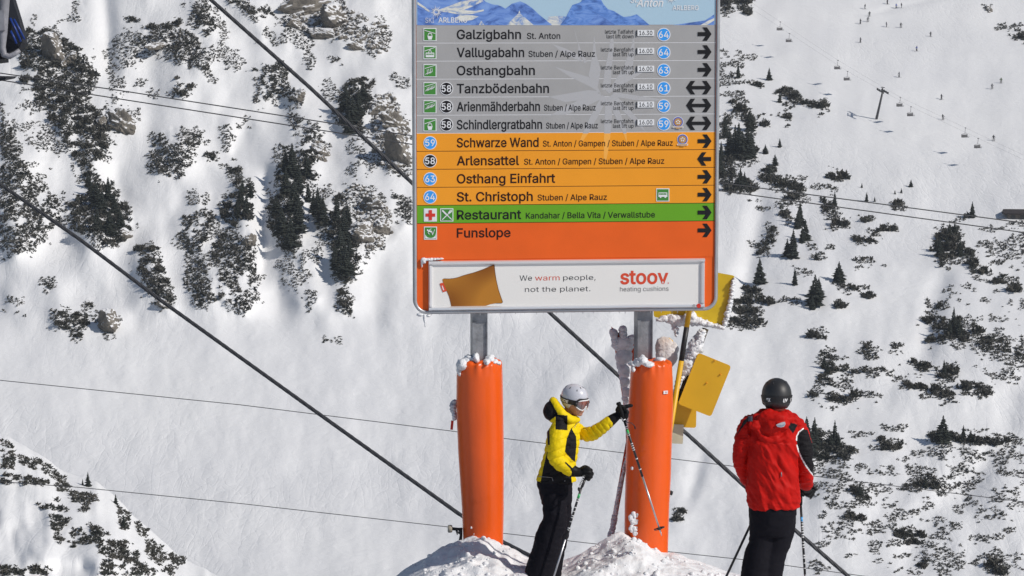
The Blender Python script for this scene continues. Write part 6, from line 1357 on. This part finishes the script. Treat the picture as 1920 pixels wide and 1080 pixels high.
def pick(c):
    x, y = proj(c); dy = c[:, 1]-D0; r = np.zeros(len(c)); near = dy < .02
    sleeve = (dy < -.13) & (y > 808) & (x < 1066-(y-808)*.06+np.clip(y-862, 0, 30)*.7) & (y < 862+np.clip(x-1030, 0, 60)*.6)
    r[inP(x, y, P5)] = 1; r[inP(x, y, P1) & near] = 1
    torso = ~(dy < -.175)
    r[inP(x, y, P2_) & (dy < .05)] = 1; r[inP(x, y, P3) & torso] = 1; r[inP(x, y, P4)] = 1; r[inP(x, y, P6) & (dy < -.1)] = 1
    r[(y > 893) & (x > 1071) & (dy > -.1)] = 0
    return r
def quilt(c, n):
    x, y = proj(c); dy = c[:, 1]-D0
    arm = np.where((x > 1088), (x*.8-y*.6)/9.5, np.where(dy < -.15, (y*.9+x*.25)/14, (y+x*.12)/13.5))
    s = np.abs(np.sin(arm*math.pi/1.0+fbm3(c*6, 2)*1.2)); q = (s**.45-.75)*.010
    body = (y > 795); return np.where(body, q, 0)+(fbm3(c*28, 3)-.5)*.010
fuse('jacket', m, .0048, [YJ, BJ], yp, 3, quilt, pick, root=yc)
# chest zip and collar slider, hip pocket zip
m = MB(); m.tube([W(1087,789,D0-.03)-yc, W(1080,796,D0-.11)-yc, W(1077,802,D0-.16)-yc], .0022, 6); m.tube([W(1004+5,893.4,D0-.16)-yc, W(1035,895.4,D0-.178)-yc], .0025, 6); m.tube([W(1035,895.4,D0-.178)-yc, W(1037,902,D0-.18)-yc], .003, 6); m.ell(W(1059,901.5,D0-.17)-yc, (.005, .005, .005), nu=8, nv=6)
tag(m.build('zip', ZIP, yp), kind='stuff')
# goggle strap lettering, following the curve of the strap
V, F = text_pts('POLICE', .03, .12); xs = [v[0] for v in V]; a_, b_ = min(xs), max(xs); m = MB(); vs = []
for v in V:
    t = (v[0]-a_)/(b_-a_); ang = -2.62+1.16*t; vs.append(sp(ang, -.010+.022*v[1]/CAP, .006))
m.add(vs, F); tag(m.build('strap_lettering', FRW, yp), kind='stuff')
# gloves
def hand(parent, root, palm, fingers, thumb, cuff, D):
    g = MB(); c, r = palm; g.ell(W(*c[:2], D+c[2]), r, M=Matrix.Rotation(c[3] if len(c) > 3 else 0, 3, 'Y'), nu=16, nv=12)
    for f in fingers+[thumb]: limb(g, f, D, K, 10)
    limb(g, cuff, D, K)
    return fuse('glove', g, .0042, GL, parent, 1, root=root)
hand(yp, yc, ((1093,885,-.245), (.040, .030, .038)), [[(1096,879,-.265,4.3),(1104,880,-.275,4.1),(1108,882,-.25,3.9),(1107,884,-.215,3.5)],[(1096,884,-.268,4.4),(1105,886,-.278,4.2),(1110,888,-.25,4.0),(1108,890,-.215,3.6)],[(1096,889,-.266,4.3),(1104,892,-.275,4.1),(1108,894,-.25,3.9),(1106,895,-.215,3.5)],[(1095,893,-.262,3.9),(1101,897,-.268,3.7),(1104,899,-.245,3.4),(1102,899,-.215,3.1)]],
     [(1090,880,-.235,4.8),(1097,876,-.215,4.4),(1103,878,-.205,3.8)], [(1067,880,-.23,11.5),(1074,883,-.232,11.8),(1082,885,-.235,9.5),(1088,886,-.24,8.5)], D0)
hand(yp, yc, ((1162,776,-.05), (.034, .028, .042)), [[(1166,768,-.055,4.3),(1173,763,-.06,4.1),(1179,761,-.06,3.8),(1184,760.5,-.06,3.3)],[(1167,773,-.07,4.3),(1174,771,-.085,4.1),(1176,775,-.095,3.9),(1172,779,-.095,3.5)],[(1167,778,-.072,4.2),(1174,777,-.088,4.0),(1175,781,-.096,3.8),(1171,784,-.094,3.4)],[(1165,783,-.07,3.8),(1171,783,-.084,3.6),(1172,786,-.09,3.4),(1169,788,-.088,3.1)]],
     [(1158,769,-.06,4.7),(1162,762,-.07,4.3),(1168,763,-.075,3.7)], [(1134,798,-.03,10.8),(1141,792,-.04,11.2),(1150,785,-.05,9.6),(1157,780,-.05,8)], D0)
for bx, dy in ((1012, -.07), (1028, .09)):
    m = MB(); limb(m, [(bx,1082,dy,17),(bx+1,1100,dy,16)], D0, K); limb(m, [(bx+2,1106,dy,12.5),(bx+26,1109,dy-.10,11),(bx+38,1111,dy-.14,9)], D0, K); fuse('boot', m, .01, BOOT, yp, 1, root=yc)
# poles
a1 = ski_pole('black and silver ski pole held low in the near glove of the yellow skier', (1101.5,877), (1029,1112), D0-.245, D0-.28, .57, 'green')
m = MB(); Q = lambda x, y, d: W(x, y, D0+d)-a1.location
m.tube([Q(1099,884,-.27), Q(1094,896,-.29), Q(1088,910,-.29), Q(1086,920,-.285), Q(1092,912,-.27), Q(1097,898,-.27)], [(.010,.003)]*6, 8); m.ell(Q(1086,917,-.287), (.013, .008, .018), nu=10, nv=8); m.build('wrist_strap', PBL, a1)
m = MB(); A_ = Q(1086.3,914,-.300); B_ = Q(1096,890,-.300); ex = (B_-A_).normalized(); ey = Vector((-ex.z, 0, ex.x)); stack_text(m, 'SCOTT', A_-ey*.006, ex, ey, Vector((0, -1, 0)), .013, .10, .004, .04); tag(m.build('strap_lettering', FRW, a1), kind='stuff')
a2 = ski_pole('black and silver ski pole dangling across the right orange pad from the raised glove', (1160,757), (1241,1005), D0-.095, D0-.12, .55, 'green')
m = MB(); Q = lambda x, y, d: W(x, y, D0+d)-a2.location
m.tube([Q(1168,785,-.10), Q(1176,792,-.12), Q(1184,793,-.13), Q(1190,799,-.12), Q(1191,804,-.11)], [(.008,.003)]*5, 8); m.build('wrist_strap', PBL, a2)
m = MB(); m.tube([Q(1164,783,-.115), Q(1169,788,-.12), Q(1173,786,-.115)], .006, 8); m.build('clasp', ALU, a2)

# ------------------------------------------------------------------ skier in red, seen from behind
D0 = 19.75; K = D0/FOC; rc = W(1430, 1142, D0); rc.z = float(near_z(rc.x, rc.y))
rp = empty('person', rc, 'skier in red jacket, black trousers and black helmet, seen from behind', 'person')
b = MB(); C = W(1456, 747, D0+.0)
M, T, sp, st = head_parts(b, HB, C, R_(100), R_(4), 1.15, rp, rc, STR)
limb(b, [(1456,760,0,13),(1455,782,.0,13),(1452,800,0,16)], D0, K)
rings(b, [(790,1453,24,.08),(806,1450,42,.11),(835,1449,42,.12),(880,1448,38,.11),(930,1450,37,.12),(955,1450,38,.12)], D0, K)
LA = [(1404,797,0,13),(1393,830,-.02,12),(1391,862,.0,11),(1402,893,.10,10),(1428,915,.26,8)]
RA = [(1494,799,0,13),(1506,830,-.02,12),(1511,862,.0,11),(1513,890,.08,10),(1513,918,.20,8)]
limb(b, LA, D0, K); limb(b, RA, D0, K)
limb(b, [(1432,945,0,22),(1428,990,0,19),(1424,1030,0,15),(1417,1075,0,13),(1410,1128,0,11)], D0, K); limb(b, [(1468,945,.03,22),(1462,990,.03,19),(1455,1030,.03,15),(1448,1075,.03,13),(1444,1128,.03,11)], D0, K)
fuse('body', b, .008, SKIN, rp, 2, root=rc)
m = MB(); rings(m, [(940,1451,46,.14),(955,1449,46,.15),(972,1448,44,.145),(990,1446,41,.13),(1002,1445,38,.11)], D0, K)
limb(m, [(1430,965,0,27),(1430,995,0,25),(1427,1020,0,24),(1422,1040,0,26),(1417,1075,0,28),(1412,1125,0,27)], D0, K, 20); limb(m, [(1466,965,.03,28),(1463,995,.03,26.5),(1457,1020,.03,25),(1449,1038,.03,25.5),(1442,1075,.03,26),(1440,1125,.03,26)], D0, K, 20)
fuse('trousers', m, .009, TR, rp, 3, wr(8, .013), root=rc)
m = MB()
rings(m, [(770,1456,28,.105),(780,1455,36,.12),(788,1453,46,.13),(800,1451,52,.145),(820,1450,52,.155),(850,1449,49,.155),(880,1449,48.5,.15),(910,1449,50,.155),(935,1451,51,.16),(949,1451,49.5,.158)], D0, K)
limb(m, [(1404,795,0,17),(1395,818,-.01,17.5),(1390,845,-.01,15.5),(1389,868,.01,14),(1396,890,.07,13.5),(1412,908,.18,13),(1428,916,.26,11)], D0, K, 20)
limb(m, [(1494,800,0,18),(1503,825,-.01,17.5),(1508,850,-.01,16.5),(1510,875,.02,15.5),(1510,893,.08,15),(1511,908,.15,13.5)], D0, K, 20)
# hood heaped on the shoulders
limb(m, [(1428,772,-.02,8),(1417,790,-.08,8),(1424,812,-.12,7),(1444,826,-.13,7),(1466,822,-.13,7),(1482,802,-.10,8),(1488,784,-.05,9),(1478,774,-.02,8)], D0, K)
limb(m, [(1424,786,-.10,9),(1440,780,-.12,10),(1460,783,-.12,10),(1480,786,-.10,9)], D0, K); m.ell(W(1450,800,D0-.10), (30*K, .07, 22*K), nu=20, nv=12); m.ell(W(1417,797,D0-.12), (12*K, .04, 11*K), nu=14, nv=9); limb(m, [(1476,776,-.06,7),(1492,790,-.08,7),(1497,797,-.06,5)], D0, K); m.ell(W(1466,797,D0-.145), (15*K, .035, 9*K), nu=14, nv=9)
QL = [(1404,780),(1394,789),(1378,822),(1385,811),(1400,792),(1412,786)]; QR = [(1478,801),(1483,793),(1496,796),(1487,813)]
QS = [(1503,804),(1514,806),(1524,835),(1535,868),(1535,893),(1526,892),(1508,873),(1496,846),(1493,822),(1496,811)]
PIPE = [[(1506,804),(1498,810),(1494,818),(1493.5,825)], [(1494.5,835),(1497,845),(1503,859),(1511,873),(1518,883),(1525.5,892)]]
def pick(c):
    x, y = proj(c); r = np.zeros(len(c)); dy = c[:, 1]-D0
    r[inP(x, y, QL)] = 1; r[inP(x, y, QR) & (dy < .1)] = 1; r[inP(x, y, QS)] = 1
    for P in PIPE:
        for (x0, y0), (x1, y1) in zip(P[:-1], P[1:]):
            L = math.hypot(x1-x0, y1-y0); s = np.clip(((x-x0)*(x1-x0)+(y-y0)*(y1-y0))/L**2, 0, 1); d = np.hypot(x-x0-s*(x1-x0), y-y0-s*(y1-y0)); r[(d < 1.15) & (dy < .15)] = 2
    r[(x > 1403) & (x < 1411) & (y > 780) & (y < 790)] = 3
    return r
def folds(c, n):
    x, y = proj(c); t = (x-1450)/60
    w1 = np.abs(fbm3(np.stack([(x*.8-y*.45)/17, (x*.45+y*.8)/55, c[:, 1]*4], -1), 3)-.5)      # drapery fanning from the shoulders
    w2 = np.abs(fbm3(np.stack([x/26+9, y/9, c[:, 1]*4], -1), 3)-.5)
    hood = ((y < 832) & (x > 1408) & (x < 1498)); hem = sstep(915, 945, y)
    d = np.where(hood, (fbm3(c*11, 3)-.5)*-.06+.004, -w1*.10+.02)-w2*.022*hem
    arm = (x < 1402) | (x > 1494); return np.where(arm & ~hood, -w2*.035+.005, d)
fuse('jacket', m, .005, [RJ, BJ, FRW, ZIP], rp, 2, folds, pick, root=rc)
m = MB(); vs = [W(x, y, D0-.196+d)-rc for x, y, d in ((1455,797,.0),(1459,794.5,-.004),(1466,792,-.006),(1472,791,-.002),(1473,796,-.004),(1470,800,-.006),(1464,801.5,-.008),(1458,800.5,-.005))]; m.add(vs+[q+Vector((0, .02, 0)) for q in vs], [tuple(range(8))[::-1]]+[(i, (i+1) % 8, 8+(i+1) % 8, 8+i) for i in range(8)]); m.build('reflective_patch', SIL, rp)
m = MB(); m.tube([W(1465,885,D0-.158)-rc, W(1465.5,894,D0-.162)-rc], .004, 6); m.ell(W(1516,842.5,D0-.05)-rc, (.008, .006, .013), nu=8, nv=6); tag(m.build('zip', ZIP, rp), kind='stuff')
def wraptext(s, a0, a1, z0, h, bold=.03, shear=.15):
    V, F = text_pts(s, bold, shear); xs = [v[0] for v in V]; a_, b_ = min(xs), max(xs); m.add([sp(a0+(a1-a0)*(v[0]-a_)/(b_-a_), z0+h*v[1]/CAP, .008) for v in V], F)
m = MB(); wraptext('uv', math.pi+.10, math.pi+.45, -.016, .028); wraptext('ex', math.pi-1.05, math.pi-.72, -.012, .028); wraptext('r', math.pi+.75, math.pi+.85, -.014, .028); tag(m.build('strap_lettering', FRW, rp), kind='stuff')
hand(rp, rc, ((1514,921,.22), (.040, .035, .042)), [[(1518,915,.23,4.3),(1524,914,.25,4),(1526,916,.28,3.6)],[(1519,920,.23,4.3),(1525,920,.25,4),(1526,922,.28,3.6)],[(1518,925,.23,4.3),(1523,926,.25,4),(1524,928,.28,3.6)],[(1516,929,.23,3.9),(1520,931,.25,3.6),(1520,932,.28,3.2)]], [(1510,916,.22,4.8),(1505,922,.24,4.2),(1506,928,.26,3.8)], [(1511,902,.13,12.5),(1512,910,.17,13),(1513,917,.21,10)], D0)
hand(rp, rc, ((1436,920,.32), (.040, .035, .04)), [[(1440,915,.34,4.3),(1446,914,.36,4),(1448,917,.38,3.6)],[(1440,919,.34,4.3),(1447,919,.36,4),(1448,922,.38,3.6)],[(1440,923,.34,4.3),(1446,924,.36,4),(1447,926,.38,3.6)],[(1438,927,.34,3.9),(1443,928,.36,3.6),(1444,930,.38,3.2)]], [(1434,914,.34,4.8),(1440,910,.36,4.2),(1445,911,.37,3.8)], [(1418,912,.20,12),(1426,916,.26,12),(1432,918,.30,9)], D0)
for bx, dy in ((1410, 0), (1442, .03)):
    m = MB(); limb(m, [(bx,1112,dy,17),(bx,1128,dy,16)], D0, K); limb(m, [(bx,1136,dy,12.5),(bx+3,1134,dy+.18,10),(bx+4,1133,dy+.24,8)], D0, K); fuse('boot', m, .01, BOOT, rp, 1, root=rc)
ski_pole('dark ski pole standing right of the red skier, its grip poking out by the glove', (1499.5,915), (1513,1140), D0+.22, D0+.10, .72, 'blue', basket=True)
ski_pole('dark ski pole slanting out to the left behind the legs of the red skier', (1441,912), (1334,1140), D0+.36, D0+.22, .80, None, basket=True)
m = MB(); A_ = W(1512,917,D0+.2); e = empty('pole_grip', A_, 'short black grip end sticking out beyond the right glove of the red skier', 'grip'); m.tube([Vector((0,0,0)), W(1526,915.5,D0+.16)-A_, W(1531.5,918.5,D0+.15)-A_], [.012, .010, .011], 8); m.build('grip', GL, e)

# ================================================================== THE AIR OF THE VALLEY
hz = bpy.data.materials.new('haze'); hz.use_nodes = True; n_ = hz.node_tree; n_.nodes.clear()
out = n_.nodes.new('ShaderNodeOutputMaterial'); pv = n_.nodes.new('ShaderNodeVolumePrincipled'); pv.inputs['Color'].default_value = (.86, .92, 1, 1); pv.inputs['Density'].default_value = .00013; pv.inputs['Anisotropy'].default_value = .3
n_.links.new(pv.outputs[0], out.inputs['Volume'])
zs = []; m = MB(); lo, hi = -130.0, 420.0
m.box((0, 1600, (lo+hi)/2), (5600, 3700, hi-lo)); tag(m.build('haze', hz), kind='stuff')
sc.cycles.volume_bounces = 0
